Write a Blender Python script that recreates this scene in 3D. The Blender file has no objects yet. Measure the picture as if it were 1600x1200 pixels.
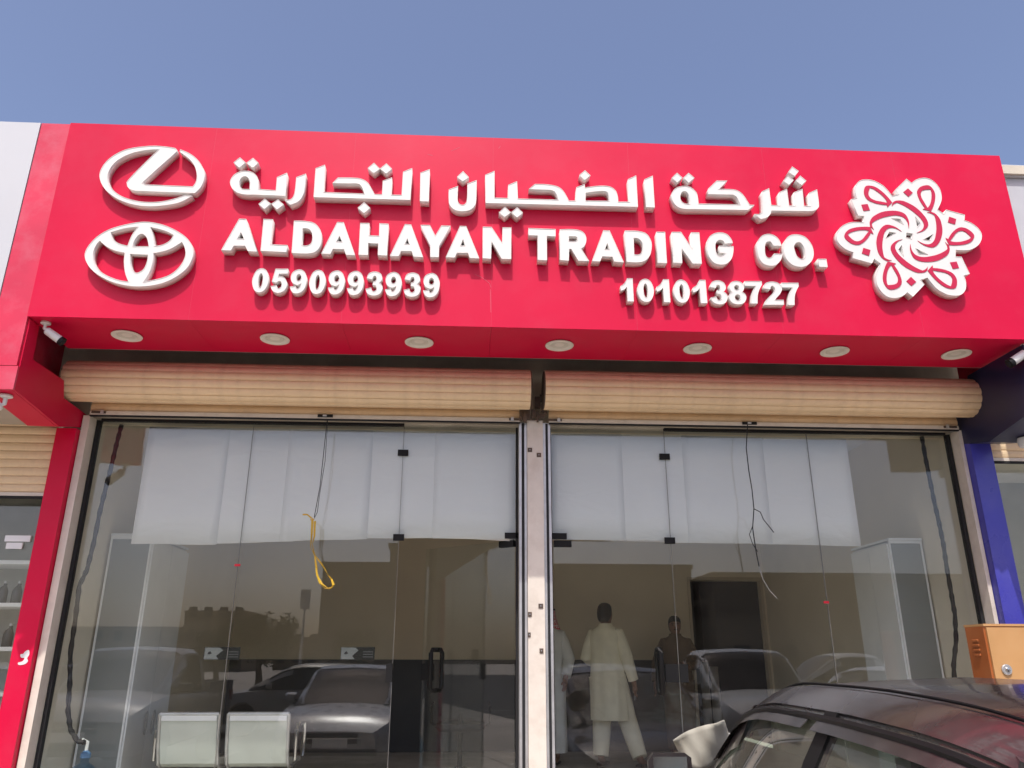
import bpy, bmesh, math, random
from mathutils import Vector, Matrix

random.seed(7)
R = math.radians
scene = bpy.context.scene
COL = scene.collection

# ------------------------------------------------------------------ camera, sky, sun, exposure
CAM = Vector((0.0, -6.3, 1.55))
FPX, PITCH, YAW, ROLL = 1230.0, 0.33837, 0.053457, 0.001923      # focal length in pixels of the 1600 px wide picture
fwd = Vector((math.sin(YAW) * math.cos(PITCH), math.cos(YAW) * math.cos(PITCH), math.sin(PITCH)))
rgt0 = Vector((math.cos(YAW), -math.sin(YAW), 0))
up0 = rgt0.cross(fwd)
rgt = rgt0 * math.cos(ROLL) + up0 * math.sin(ROLL)
upv = -rgt0 * math.sin(ROLL) + up0 * math.cos(ROLL)
cd = bpy.data.cameras.new("camera")
cam = bpy.data.objects.new("camera", cd)
COL.objects.link(cam)
cam.matrix_world = Matrix(((rgt.x, upv.x, -fwd.x, CAM.x), (rgt.y, upv.y, -fwd.y, CAM.y), (rgt.z, upv.z, -fwd.z, CAM.z), (0, 0, 0, 1)))
cd.sensor_width = 36.0
cd.lens = FPX / 1600.0 * 36.0
cd.clip_start = 0.05
cd.clip_end = 3000
scene.camera = cam

SUN_FROM = Vector((-0.19, -1.0, 1.73)).normalized()
world = bpy.data.worlds.new("World")
scene.world = world
world.use_nodes = True
wn = world.node_tree
sky = wn.nodes.new("ShaderNodeTexSky")
sky.sky_type = 'NISHITA'
sky.sun_disc = False
sky.sun_elevation = math.asin(SUN_FROM.z)
sky.sun_rotation = math.atan2(SUN_FROM.x, SUN_FROM.y)
sky.altitude = 600
sky.air_density = 1.0
sky.dust_density = 5.5
sky.ozone_density = 2.5
tint = wn.nodes.new("ShaderNodeVectorMath")          # dusty desert air: a little more violet than the clear-sky model
tint.operation = 'MULTIPLY'
tint.inputs[1].default_value = (1.17, 1.05, 1.06)
wn.links.new(sky.outputs[0], tint.inputs[0])
wn.links.new(tint.outputs[0], wn.nodes["Background"].inputs[0])
wn.nodes["Background"].inputs[1].default_value = 0.15

sd = bpy.data.lights.new("sun", 'SUN')
sd.energy = 3.0
sd.angle = R(0.55)
sd.color = (1.0, 0.965, 0.91)
so = bpy.data.objects.new("sun", sd)
COL.objects.link(so)
so.rotation_euler = (-SUN_FROM).to_track_quat('-Z', 'Y').to_euler()

scene.view_settings.view_transform = 'Standard'
scene.view_settings.look = 'None'
scene.view_settings.exposure = 0.36
scene.view_settings.gamma = 1.0
scene.view_settings.use_curve_mapping = False
cy = scene.cycles
cy.use_denoising = True
cy.use_adaptive_sampling = False
cy.max_bounces = 8
cy.diffuse_bounces = 4
cy.glossy_bounces = 4
cy.transmission_bounces = 4
cy.transparent_max_bounces = 24
cy.caustics_reflective = False
cy.caustics_refractive = False
cy.sample_clamp_indirect = 6.0

# ------------------------------------------------------------------ measuring: where a sight line meets a plane of the building
def _ray(px, py):
    return rgt * ((px - 800) / FPX) - upv * ((py - 600) / FPX) + fwd
def at(px, py, y):
    r = _ray(px, py)
    return CAM + r * ((y - CAM.y) / r.y)

# ------------------------------------------------------------------ materials
MATS = {}
def mat(name, col, rough=0.5, metal=0.0, var=0.08, vscale=6.0, bump=0.0, bscale=60.0, coat=0.0, dirt=None, dscale=2.5, damt=0.35, spec=0.5, trans=0.0):
    if name in MATS:
        return MATS[name]
    m = bpy.data.materials.new(name)
    m.use_nodes = True
    nt = m.node_tree
    b = nt.nodes["Principled BSDF"]
    L = nt.links.new
    tc = nt.nodes.new("ShaderNodeTexCoord")
    n = nt.nodes.new("ShaderNodeTexNoise")
    n.inputs["Scale"].default_value = vscale
    n.inputs["Detail"].default_value = 5
    L(tc.outputs["Object"], n.inputs["Vector"])
    mr = nt.nodes.new("ShaderNodeMapRange")
    mr.inputs[1].default_value = 0.3
    mr.inputs[2].default_value = 0.7
    mr.inputs[3].default_value = 1 - var
    mr.inputs[4].default_value = 1 + var
    L(n.outputs[0], mr.inputs[0])
    mul = nt.nodes.new("ShaderNodeVectorMath")
    mul.operation = 'SCALE'
    mul.inputs[0].default_value = col[:3]
    L(mr.outputs[0], mul.inputs["Scale"])
    out = mul.outputs[0]
    if dirt:
        n2 = nt.nodes.new("ShaderNodeTexNoise")
        n2.inputs["Scale"].default_value = dscale
        n2.inputs["Detail"].default_value = 8
        n2.inputs["Roughness"].default_value = 0.65
        L(tc.outputs["Object"], n2.inputs["Vector"])
        r2 = nt.nodes.new("ShaderNodeMapRange")
        r2.inputs[1].default_value = 0.45
        r2.inputs[2].default_value = 0.75
        r2.inputs[3].default_value = 0.0
        r2.inputs[4].default_value = damt
        L(n2.outputs[0], r2.inputs[0])
        mx = nt.nodes.new("ShaderNodeMix")
        mx.data_type = 'RGBA'
        L(r2.outputs[0], mx.inputs[0])
        L(out, mx.inputs[6])
        mx.inputs[7].default_value = (*dirt, 1)
        out = mx.outputs[2]
    L(out, b.inputs["Base Color"])
    rr = nt.nodes.new("ShaderNodeMapRange")
    rr.inputs[3].default_value = max(0.02, rough - 0.06)
    rr.inputs[4].default_value = min(1.0, rough + 0.06)
    L(n.outputs[0], rr.inputs[0])
    L(rr.outputs[0], b.inputs["Roughness"])
    b.inputs["Metallic"].default_value = metal
    b.inputs["Coat Weight"].default_value = coat
    b.inputs["Coat Roughness"].default_value = 0.06
    b.inputs["Specular IOR Level"].default_value = spec
    if bump:
        n3 = nt.nodes.new("ShaderNodeTexNoise")
        n3.inputs["Scale"].default_value = bscale
        n3.inputs["Detail"].default_value = 6
        L(tc.outputs["Object"], n3.inputs["Vector"])
        bp = nt.nodes.new("ShaderNodeBump")
        bp.inputs["Strength"].default_value = bump
        bp.inputs["Distance"].default_value = 0.01
        L(n3.outputs[0], bp.inputs["Height"])
        L(bp.outputs[0], b.inputs["Normal"])
    MATS[name] = m
    return m

def glass_mat(name, tint=(0.93, 0.97, 0.95), f0=0.04, dust=0.0):
    m = bpy.data.materials.new(name)
    m.use_nodes = True
    nt = m.node_tree
    nt.nodes.clear()
    L = nt.links.new
    o = nt.nodes.new("ShaderNodeOutputMaterial")
    t = nt.nodes.new("ShaderNodeBsdfTransparent")
    t.inputs[0].default_value = (*tint, 1)
    g = nt.nodes.new("ShaderNodeBsdfGlossy")
    g.inputs["Roughness"].default_value = 0.0
    lw = nt.nodes.new("ShaderNodeLayerWeight")
    lw.inputs[0].default_value = 0.5
    p = nt.nodes.new("ShaderNodeMath"); p.operation = 'POWER'
    L(lw.outputs["Facing"], p.inputs[0]); p.inputs[1].default_value = 5
    k = nt.nodes.new("ShaderNodeMath"); k.operation = 'MULTIPLY_ADD'
    L(p.outputs[0], k.inputs[0]); k.inputs[1].default_value = 1 - f0; k.inputs[2].default_value = f0
    mx = nt.nodes.new("ShaderNodeMixShader")
    L(k.outputs[0], mx.inputs[0]); L(t.outputs[0], mx.inputs[1]); L(g.outputs[0], mx.inputs[2])
    res = mx.outputs[0]
    if dust:
        d = nt.nodes.new("ShaderNodeBsdfDiffuse")
        d.inputs[0].default_value = (0.42, 0.38, 0.32, 1)
        tc = nt.nodes.new("ShaderNodeTexCoord")
        n = nt.nodes.new("ShaderNodeTexNoise")
        n.inputs["Scale"].default_value = 2.2
        n.inputs["Detail"].default_value = 6
        L(tc.outputs["Object"], n.inputs["Vector"])
        r = nt.nodes.new("ShaderNodeMapRange")
        r.inputs[1].default_value = 0.3; r.inputs[2].default_value = 0.75
        r.inputs[3].default_value = dust * 0.35; r.inputs[4].default_value = dust
        L(n.outputs[0], r.inputs[0])
        m2 = nt.nodes.new("ShaderNodeMixShader")
        L(r.outputs[0], m2.inputs[0]); L(res, m2.inputs[1]); L(d.outputs[0], m2.inputs[2])
        res = m2.outputs[0]
    L(res, o.inputs[0])
    MATS[name] = m
    return m

def film_mat(name, col, transp):
    m = bpy.data.materials.new(name)
    m.use_nodes = True
    nt = m.node_tree
    nt.nodes.clear()
    L = nt.links.new
    o = nt.nodes.new("ShaderNodeOutputMaterial")
    t = nt.nodes.new("ShaderNodeBsdfTransparent")
    d = nt.nodes.new("ShaderNodeBsdfDiffuse")
    tl = nt.nodes.new("ShaderNodeBsdfTranslucent")
    tc = nt.nodes.new("ShaderNodeTexCoord")
    n = nt.nodes.new("ShaderNodeTexNoise")
    n.inputs["Scale"].default_value = 1.6
    n.inputs["Detail"].default_value = 4
    L(tc.outputs["Object"], n.inputs["Vector"])
    r = nt.nodes.new("ShaderNodeMapRange")
    r.inputs[3].default_value = 0.93; r.inputs[4].default_value = 1.05
    L(n.outputs[0], r.inputs[0])
    v = nt.nodes.new("ShaderNodeVectorMath"); v.operation = 'SCALE'
    v.inputs[0].default_value = col
    L(r.outputs[0], v.inputs["Scale"])
    L(v.outputs[0], d.inputs[0]); L(v.outputs[0], tl.inputs[0])
    mpn = nt.nodes.new("ShaderNodeMapping"); mpn.inputs["Scale"].default_value = (1.0, 1.0, 2.6)
    nb = nt.nodes.new("ShaderNodeTexNoise"); nb.inputs["Scale"].default_value = 2.4; nb.inputs["Detail"].default_value = 7; nb.inputs["Distortion"].default_value = 1.2
    L(tc.outputs["Object"], mpn.inputs[0]); L(mpn.outputs[0], nb.inputs["Vector"])
    bp = nt.nodes.new("ShaderNodeBump"); bp.inputs["Strength"].default_value = 0.30; bp.inputs["Distance"].default_value = 0.05
    L(nb.outputs[0], bp.inputs["Height"]); L(bp.outputs[0], d.inputs["Normal"])
    m1 = nt.nodes.new("ShaderNodeMixShader"); m1.inputs[0].default_value = 0.22
    L(d.outputs[0], m1.inputs[1]); L(tl.outputs[0], m1.inputs[2])
    m2 = nt.nodes.new("ShaderNodeMixShader"); m2.inputs[0].default_value = transp
    L(m1.outputs[0], m2.inputs[1]); L(t.outputs[0], m2.inputs[2])
    L(m2.outputs[0], o.inputs[0])
    MATS[name] = m
    return m

RED = mat("red_panel", (0.60, 0.003, 0.045), 0.40, var=0.06, vscale=1.1, bump=0.05, bscale=1.7, dirt=(0.56, 0.07, 0.11), dscale=4.0, damt=0.16, spec=0.22)
RED2 = mat("red_panel_weathered", (0.60, 0.018, 0.065), 0.5, var=0.10, vscale=3.0, dirt=(0.58, 0.20, 0.25), dscale=3.5, damt=0.45)
REDIN = mat("red_inlay", (0.50, 0.006, 0.05), 0.4, var=0.06)
WHITE = mat("white_letter_side", (0.74, 0.72, 0.68), 0.45, var=0.04, vscale=9, dirt=(0.52, 0.48, 0.42), dscale=9, damt=0.14)
FACE = mat("white_letter_face", (0.565, 0.565, 0.555), 0.35, var=0.03, vscale=5, dirt=(0.62, 0.58, 0.53), dscale=14, damt=0.20)
RIM = mat("white_letter_rim", (0.69, 0.69, 0.68), 0.4, var=0.02)
CREAM = mat("shutter_cream", (0.82, 0.62, 0.385), 0.42, var=0.04, vscale=1.2, dirt=(0.42, 0.30, 0.18), dscale=9.0, damt=0.35)
CREAM2 = mat("shutter_cream_red_bounce", (0.78, 0.52, 0.37), 0.42, var=0.05, vscale=1.2, dirt=(0.45, 0.24, 0.16), dscale=9.0, damt=0.45)  # pinker copy for upper slats: red light off the sign painted in
ALU = mat("aluminium", (0.55, 0.55, 0.54), 0.38, metal=0.6, var=0.08, vscale=8, dirt=(0.30, 0.27, 0.23), dscale=10, damt=0.4)
POSTC = mat("post_cream_paint", (0.70, 0.64, 0.55), 0.5, var=0.05, dirt=(0.38, 0.30, 0.22), dscale=7, damt=0.35)
RUST = mat("rusty_steel", (0.10, 0.075, 0.06), 0.7, metal=0.3, var=0.3, vscale=25, dirt=(0.20, 0.10, 0.05), dscale=20, damt=0.5)
BLACK = mat("black_plastic", (0.010, 0.010, 0.010), 0.55, var=0.1, spec=0.2)
RUBBER = mat("black_rubber", (0.010, 0.010, 0.011), 0.8, var=0.1)
CONC = mat("plaster_grey", (0.58, 0.53, 0.43), 0.85, var=0.12, vscale=3, bump=0.2, dirt=(0.22, 0.19, 0.15), damt=0.4)
BEIGE = mat("interior_beige", (0.75, 0.66, 0.50), 0.8, var=0.05, vscale=1.5, bump=0.05)
BEIGE2 = mat("interior_beige_side", (0.78, 0.71, 0.57), 0.8, var=0.05, vscale=1.5, bump=0.05)
CEIL = mat("interior_ceiling", (0.80, 0.79, 0.74), 0.85, var=0.04)
TILE = mat("floor_tile", (0.52, 0.48, 0.43), 0.25, var=0.08, vscale=3)
DADO = mat("dark_dado", (0.018, 0.017, 0.016), 0.35, var=0.15, vscale=5)
MELW = mat("white_melamine", (0.84, 0.86, 0.85), 0.4, var=0.03)
MELG = mat("grey_melamine", (0.27, 0.29, 0.28), 0.35, var=0.05, vscale=2)
GROUND = mat("dusty_concrete", (0.52, 0.465, 0.395), 0.9, var=0.15, vscale=0.6, bump=0.25, bscale=12, dirt=(0.16, 0.145, 0.125), dscale=0.35, damt=0.5)
PAVE = mat("pavement_tile", (0.56, 0.515, 0.455), 0.8, var=0.12, vscale=4, bump=0.1, dirt=(0.22, 0.20, 0.17), damt=0.4)
BLUE = mat("blue_panel", (0.045, 0.045, 0.36), 0.28, var=0.08, vscale=3, dirt=(0.14, 0.14, 0.40), dscale=4, damt=0.25)
NAVY = mat("navy_panel", (0.018, 0.018, 0.055), 0.3, var=0.1)
WPANEL = mat("white_panel", (0.53, 0.545, 0.56), 0.4, var=0.03, vscale=1.2, dirt=(0.55, 0.54, 0.53), damt=0.3)
GPANEL = mat("grey_panel", (0.48, 0.49, 0.51), 0.4, var=0.04)
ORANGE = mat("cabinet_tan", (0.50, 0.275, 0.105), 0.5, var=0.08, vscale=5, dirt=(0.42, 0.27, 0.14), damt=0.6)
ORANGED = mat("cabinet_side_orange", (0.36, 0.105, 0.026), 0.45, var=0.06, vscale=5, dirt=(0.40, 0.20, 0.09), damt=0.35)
GLASS = glass_mat("shop_glass", (0.965, 0.985, 0.975), 0.060, dust=0.010)
FILM = film_mat("white_film", (0.90, 0.90, 0.87), 0.10)
CLOTHC = mat("cream_cotton", (0.86, 0.81, 0.62), 0.85, var=0.06, vscale=9, bump=0.9, bscale=9)
CLOTHW = mat("white_cotton", (0.70, 0.70, 0.66), 0.85, var=0.05, vscale=9, bump=0.4, bscale=14)
CLOTHB = mat("brown_cotton", (0.13, 0.085, 0.05), 0.85, var=0.1, bump=0.4, bscale=14)
SKIN = mat("skin", (0.23, 0.115, 0.07), 0.55, var=0.08, vscale=20)
HAIR = mat("black_hair", (0.008, 0.007, 0.006), 0.6, var=0.3, vscale=60, bump=0.6, bscale=90)
LEATHER = mat("dark_leather", (0.03, 0.022, 0.016), 0.5)
YEL = mat("yellow_strap", (0.62, 0.40, 0.03), 0.35, var=0.1)

# ------------------------------------------------------------------ mesh helpers
class MB:
    def __init__(s):
        s.bm = bmesh.new()
    def box(s, x0, x1, y0, y1, z0, z1, mi=0):
        v = [s.bm.verts.new(p) for p in ((x0, y0, z0), (x1, y0, z0), (x1, y1, z0), (x0, y1, z0), (x0, y0, z1), (x1, y0, z1), (x1, y1, z1), (x0, y1, z1))]
        for f in ((0, 3, 2, 1), (4, 5, 6, 7), (0, 1, 5, 4), (1, 2, 6, 5), (2, 3, 7, 6), (3, 0, 4, 7)):
            s.bm.faces.new([v[i] for i in f]).material_index = mi
        return s
    def prism(s, pts, vec, mi=0):
        """flat outline extruded along vec"""
        vec = Vector(vec)
        a = [s.bm.verts.new(p) for p in pts]
        b = [s.bm.verts.new(Vector(p) + vec) for p in pts]
        n = len(pts)
        fs = [s.bm.faces.new(a), s.bm.faces.new(b[::-1])]
        for i in range(n):
            fs.append(s.bm.faces.new((a[i], b[i], b[(i + 1) % n], a[(i + 1) % n])))
        for f in fs:
            f.material_index = mi
        bmesh.ops.recalc_face_normals(s.bm, faces=fs)
        return s
    def rings(s, rings, cap=True, closed=True, mi=0):
        vs = [[s.bm.verts.new(p) for p in r] for r in rings]
        fs = []
        for a, b in zip(vs, vs[1:]):
            n = len(a)
            for i in range(n if closed else n - 1):
                j = (i + 1) % n
                try:
                    fs.append(s.bm.faces.new((a[i], a[j], b[j], b[i])))
                except ValueError:
                    pass
        if cap:
            fs.append(s.bm.faces.new(vs[0][::-1])); fs.append(s.bm.faces.new(vs[-1]))
        for f in fs:
            f.material_index = mi
        bmesh.ops.recalc_face_normals(s.bm, faces=fs)
        return s
    def tube(s, path, r, n=8, mi=0, squash=1.0):
        path = [Vector(p) for p in path]
        rr = r if isinstance(r, (list, tuple)) else [r] * len(path)
        out = []
        ref = Vector((0.12, 0.95, 0.23))
        for i, p in enumerate(path):
            t = (path[min(i + 1, len(path) - 1)] - path[max(i - 1, 0)]).normalized()
            if abs(t.dot(ref)) > 0.95:
                ref = Vector((0.9, 0.1, 0.3))
            u = t.cross(ref).normalized()
            w = t.cross(u).normalized()
            out.append([p + (u * math.cos(2 * math.pi * k / n) + w * math.sin(2 * math.pi * k / n) * squash) * rr[i] for k in range(n)])
        return s.rings(out, mi=mi)
    def lathe(s, prof, c, axis='Z', n=20, mi=0):
        c = Vector(c)
        out = []
        for r, h in prof:
            ring = []
            for k in range(n):
                a = 2 * math.pi * k / n
                x, y = max(r, 1e-4) * math.cos(a), max(r, 1e-4) * math.sin(a)
                ring.append(c + (Vector((x, y, h)) if axis == 'Z' else Vector((x, h, y)) if axis == 'Y' else Vector((h, x, y))))
            out.append(ring)
        return s.rings(out, mi=mi)
    def bevel(s, w=0.004, seg=1):
        es = [e for e in s.bm.edges if len(e.link_faces) == 2 and e.calc_face_angle(0) > 0.6]
        bmesh.ops.bevel(s.bm, geom=es, offset=w, segments=seg, affect='EDGES', profile=0.6)
        return s
    def mesh(s, name, mats, smooth=False):
        me = bpy.data.meshes.new(name)
        s.bm.to_mesh(me)
        s.bm.free()
        for m in (mats if isinstance(mats, (list, tuple)) else [mats]):
            me.materials.append(m)
        if smooth:
            for p in me.polygons:
                p.use_smooth = True
            try:
                me.set_sharp_from_angle(angle=R(38))
            except Exception:
                pass
        return me
    def build(s, name, mats, parent=None, smooth=False):
        return obj(name, s.mesh(name, mats, smooth), parent)

def obj(name, me, parent=None):
    o = bpy.data.objects.new(name, me)
    COL.objects.link(o)
    if parent is not None:
        adopt(o, parent)
    return o
def world_of(o):
    m = Matrix.LocRotScale(o.location, o.rotation_euler, o.scale)
    if o.parent is not None:
        m = world_of(o.parent) @ o.matrix_parent_inverse @ m
    return m
def adopt(o, parent):
    o.parent = parent
    o.matrix_parent_inverse = world_of(parent).inverted()
def tag(o, label, cat, group=None, kind=None):
    if label: o["label"] = label
    if cat: o["category"] = cat
    if group: o["group"] = group
    if kind: o["kind"] = kind
    return o
def thing(name, loc, label, cat, group=None):
    o = bpy.data.objects.new(name, None)
    o.empty_display_size = 0.1
    COL.objects.link(o)
    o.location = loc
    return tag(o, label, cat, group)
def struct(o):
    o["kind"] = "structure"
    return o
def copy_tree(o, parent=None):
    c = o.copy()
    COL.objects.link(c)
    if parent is not None:
        c.parent = parent
    for ch in list(o.children):
        copy_tree(ch, c)
    return c

# ------------------------------------------------------------------ outlines of signs (corner points, '~' marks points on a curve)
def contour(txt, n=5):
    pts = []
    for w in txt.split():
        sm = w[0] == '~'
        x, y = w.lstrip('~').split(',')
        pts.append((float(x), float(y), sm))
    N = len(pts)
    out = []
    for i in range(N):
        p0, p1, p2, p3 = pts[i - 1], pts[i], pts[(i + 1) % N], pts[(i + 2) % N]
        if not p1[2] and not p2[2]:
            out.append(p1[:2]); continue
        ax, ay = p1[:2]; bx, by = p2[:2]
        t1 = ((bx - p0[0]) / 2, (by - p0[1]) / 2) if p1[2] else None
        t2 = ((p3[0] - ax) / 2, (p3[1] - ay) / 2) if p2[2] else None
        if t1 is None: t1 = (1.5 * (bx - ax) - 0.5 * t2[0], 1.5 * (by - ay) - 0.5 * t2[1])
        if t2 is None: t2 = (1.5 * (bx - ax) - 0.5 * t1[0], 1.5 * (by - ay) - 0.5 * t1[1])
        for k in range(n):
            t = k / n
            h1 = 2 * t**3 - 3 * t**2 + 1; h2 = t**3 - 2 * t**2 + t; h3 = -2 * t**3 + 3 * t**2; h4 = t**3 - t**2
            out.append((h1 * ax + h2 * t1[0] + h3 * bx + h4 * t2[0], h1 * ay + h2 * t1[1] + h3 * by + h4 * t2[1]))
    return out

def plate_mesh(name, loops, depth, mats, rim=0.0, base=0.0):
    """loops: outlines in (x, z); extruded from y = base towards -y by depth; a thin raised rim round the face"""
    cu = bpy.data.curves.new(name + "_outline", 'CURVE')
    cu.dimensions = '2D'
    cu.fill_mode = 'BOTH'
    cu.extrude = depth / 2
    for lp in loops:
        sp = cu.splines.new('POLY')
        sp.points.add(len(lp) - 1)
        for i, (x, z) in enumerate(lp):
            sp.points[i].co = (x, z, 0, 1)
        sp.use_cyclic_u = True
    tmp = bpy.data.objects.new(name + "_tmp", cu)
    COL.objects.link(tmp)
    dg = bpy.context.evaluated_depsgraph_get()
    me = bpy.data.meshes.new_from_object(tmp.evaluated_get(dg))
    bpy.data.objects.remove(tmp)
    bpy.data.curves.remove(cu)
    me.name = name
    bm = bmesh.new()
    bm.from_mesh(me)
    bmesh.ops.remove_doubles(bm, verts=bm.verts, dist=1e-5)
    for v in bm.verts:                       # curve x,y,z -> world x, depth, z ; front towards -y
        x, z, d = v.co
        v.co = (x, base - depth / 2 - d, z)
    bmesh.ops.recalc_face_normals(bm, faces=bm.faces)
    if rim:
        yf = base - depth
        for f in bm.faces:
            if f.normal.y < -0.9: f.material_index = 1
        for li, lp in enumerate(loops):
            ar = sum(lp[i - 1][0] * lp[i][1] - lp[i][0] * lp[i - 1][1] for i in range(len(lp)))
            lp = list(lp) if (ar > 0) == (li == 0) else list(lp)[::-1]
            lp = [p for i, p in enumerate(lp) if (Vector(p) - Vector(lp[i - 1])).length > 1e-4]
            n = len(lp)
            off = []
            for i in range(n):
                d0 = (Vector(lp[i]) - Vector(lp[i - 1])).normalized(); d1 = (Vector(lp[(i + 1) % n]) - Vector(lp[i])).normalized()
                n0 = Vector((-d0.y, d0.x)); n1 = Vector((-d1.y, d1.x))
                mvec = n0 + n1
                k = rim / max(0.35, mvec.length_squared / 2) if mvec.length > 1e-3 else 0
                off.append(Vector(lp[i]) + mvec * k * (1 / 1.0) * 0.5 * 2 / 2)
            va = [bm.verts.new((p[0], yf - 0.003, p[1])) for p in lp]
            vb = [bm.verts.new((p[0], yf - 0.003, p[1])) for p in off]
            vc = [bm.verts.new((p[0], yf + 0.0005, p[1])) for p in lp]
            vd = [bm.verts.new((p[0], yf + 0.0005, p[1])) for p in off]
            for i in range(n):
                j = (i + 1) % n
                for q in ((va[i], va[j], vb[j], vb[i]), (vc[i], vc[j], va[j], va[i]), (vb[i], vb[j], vd[j], vd[i])):
                    bm.faces.new(q).material_index = 2
    bm.to_mesh(me)
    bm.free()
    me.materials.clear()
    for m in mats:
        me.materials.append(m)
    return me

# ------------------------------------------------------------------ large structure
YS = -1.12                                     # face of the sign
SX0, SX1, SZ0, SZ1 = -3.10, 4.228, 3.805, 5.418
FLOOR = 0.45
g = MB()
g.prism([(-400, -600, 0), (400, -600, 0), (400, 300, 0), (-400, 300, 0)], (0, 0, -0.3))
struct(g.build("ground", GROUND))
pv = MB().box(-14, 16, -1.30, 0.35, 0.002, 0.30).bevel(0.02).build("pavement", PAVE)
struct(pv)
for i in range(40):                             # kerb stones along the pavement edge
    if i == 0:
        km = MB().box(0, 0.74, -1.44, -1.305, 0.002, 0.305).bevel(0.012).mesh("kerb_stone", PAVE)
    o = obj("kerb_stone", km, pv); o.location.x = -14 + i * 0.75

lot = MB().prism([(-90, -27, 0.004), (90, -27, 0.004), (90, -5.2, 0.004), (-90, -5.2, 0.004)], (0, 0, -0.003)).build("parking_lot", mat("asphalt", (0.05, 0.048, 0.046), 0.9, var=0.2, vscale=1.5, bump=0.4, bscale=40, dirt=(0.11, 0.10, 0.088), dscale=0.4, damt=0.4))
struct(lot)
LINEW = mat("faded_line_paint", (0.45, 0.44, 0.40), 0.8, var=0.15, vscale=9, dirt=(0.15, 0.14, 0.12), dscale=6, damt=0.8)
for i in range(16):
    if i == 0: lm_ = MB().box(-0.05, 0.05, -9.6, -5.3, 0.0045, 0.008).mesh("bay_line", LINEW)
    o = obj("bay_line", lm_, lot); o.location.x = -20.6 + i * 2.75

# walls of the building (the shell of the shop)
sh = bpy.data.objects.new("building_shell", None); COL.objects.link(sh)
tag(sh, "grey plastered shop building behind the shutters and the red sign", "building")
MB().box(-9.0, 10.0, -0.02, 0.16, 3.40, 5.30).build("header_wall", CONC, sh)
MB().box(-9.0, 10.0, -1.05, 5.2, 5.302, 5.38).build("roof_slab", CONC, sh)
MB().box(-3.30, -3.10, 0.02, 5.0, 0.0, 3.80).build("party_wall", BEIGE2, sh)
MB().box(4.13, 4.33, 0.02, 5.0, 0.0, 3.80).build("party_wall", BEIGE2, sh)
bw = MB()
bw.box(-3.10, 3.037, 4.8, 5.0, FLOOR, 3.40); bw.box(4.10, 4.13, 4.8, 5.0, FLOOR, 3.40); bw.box(3.037, 4.10, 4.8, 5.0, 2.62, 3.40)
bw.build("back_wall", BEIGE, sh)
MB().box(-3.10, 4.13, 0.03, 4.8, 3.72, 3.78).build("ceiling", CEIL, sh)
MB().box(-3.10, 4.13, 0.16, 0.20, 3.40, 3.72).build("header_wall", BEIGE, sh)
bwx = MB().box(-3.10, 4.13, 4.8, 5.0, 3.40, 3.75).build("back_wall", BEIGE, sh)
fl = MB().box(-3.10, 4.13, -0.10, 9.0, 0.302, FLOOR).build("floor", TILE)
struct(fl)
MB().box(-3.09, 3.0, 4.77, 4.798, FLOOR + 0.002, 1.565).bevel(0.004).build("dado_panel", DADO, sh)
MB().box(2.9, 4.3, 8.6, 8.7, FLOOR + 0.002, 3.0).build("rear_room_wall", mat("rear_room_darkness", (0.016, 0.015, 0.014), 0.8), sh)  # near-black colour stands in for the darkness of the unlit rear room
MB().box(2.6, 2.75, 5.002, 8.6, FLOOR + 0.002, 3.0).box(4.3, 4.4, 5.002, 8.6, FLOOR + 0.002, 3.0).build("rear_room_side", MATS["rear_room_darkness"], sh)
MB().box(2.6, 4.4, 5.002, 8.7, 3.0, 3.1).build("rear_room_ceiling", MATS["rear_room_darkness"], sh)
dfm = MB().box(3.037, 3.075, 4.785, 4.798, FLOOR + 0.002, 2.66).box(4.06, 4.098, 4.785, 4.798, FLOOR + 0.002, 2.66).box(3.075, 4.06, 4.785, 4.798, 2.622, 2.66)
dfm.build("door_frame", mat("brown_frame", (0.55, 0.47, 0.34), 0.6), sh)

# ------------------------------------------------------------------ the red sign box
sign = thing("shop_sign", (0.56, YS, SZ0), "long red panelled shop sign box above the two shutters", "sign")
seams = [SX0, -2.00, -0.938, 0.127, 1.185, 2.262, 3.32, SX1]
GAP = 0.0016
for a, b in zip(seams, seams[1:]):
    MB().box(a + GAP / 2, b - GAP / 2, YS, YS + 0.02, SZ0, SZ1).bevel(0.0015).build("fascia_panel", RED, sign)
    MB().box(a + GAP / 2, b - GAP / 2, YS + 0.022, -0.52, SZ0 + 0.001, SZ0 + 0.02).bevel(0.002).build("soffit_panel", RED, sign)
for a in seams[1:-1]:
    MB().box(a - GAP / 2, a + GAP / 2, YS + 0.0006, YS + 0.012, SZ0 + 0.001, SZ1 - 0.001).build("seam_sealant", mat("seam_sealant", (0.56, 0.035, 0.085), 0.6), sign)
MB().box(SX1 - 0.018, SX1, YS + 0.022, -0.1, SZ0 + 0.022, SZ1 - 0.002).build("end_panel", RED, sign)
MB().box(SX0, SX1, YS + 0.022, YS + 0.06, SZ1 - 0.04, SZ1 - 0.003).build("top_cap", RED, sign)
MB().box(SX0 + 0.02, SX1 - 0.03, YS + 0.024, YS + 0.06, SZ0 + 0.03, SZ1 - 0.05).build("backing_frame", RED, sign)
mat("galvanised", (0.3, 0.3, 0.3), 0.5, metal=0.5)
MB().box(SX0 + 0.02, SX1 - 0.03, -0.52, -0.505, SZ0 + 0.003, SZ0 + 0.05).build("soffit_edge", MATS["galvanised"], sign)
MB().box(SX0 + 0.02, SX1 - 0.03, YS + 0.07, -0.05, SZ1 - 0.07, SZ1 - 0.045).build("canopy_lid", MATS["galvanised"], sign)

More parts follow.
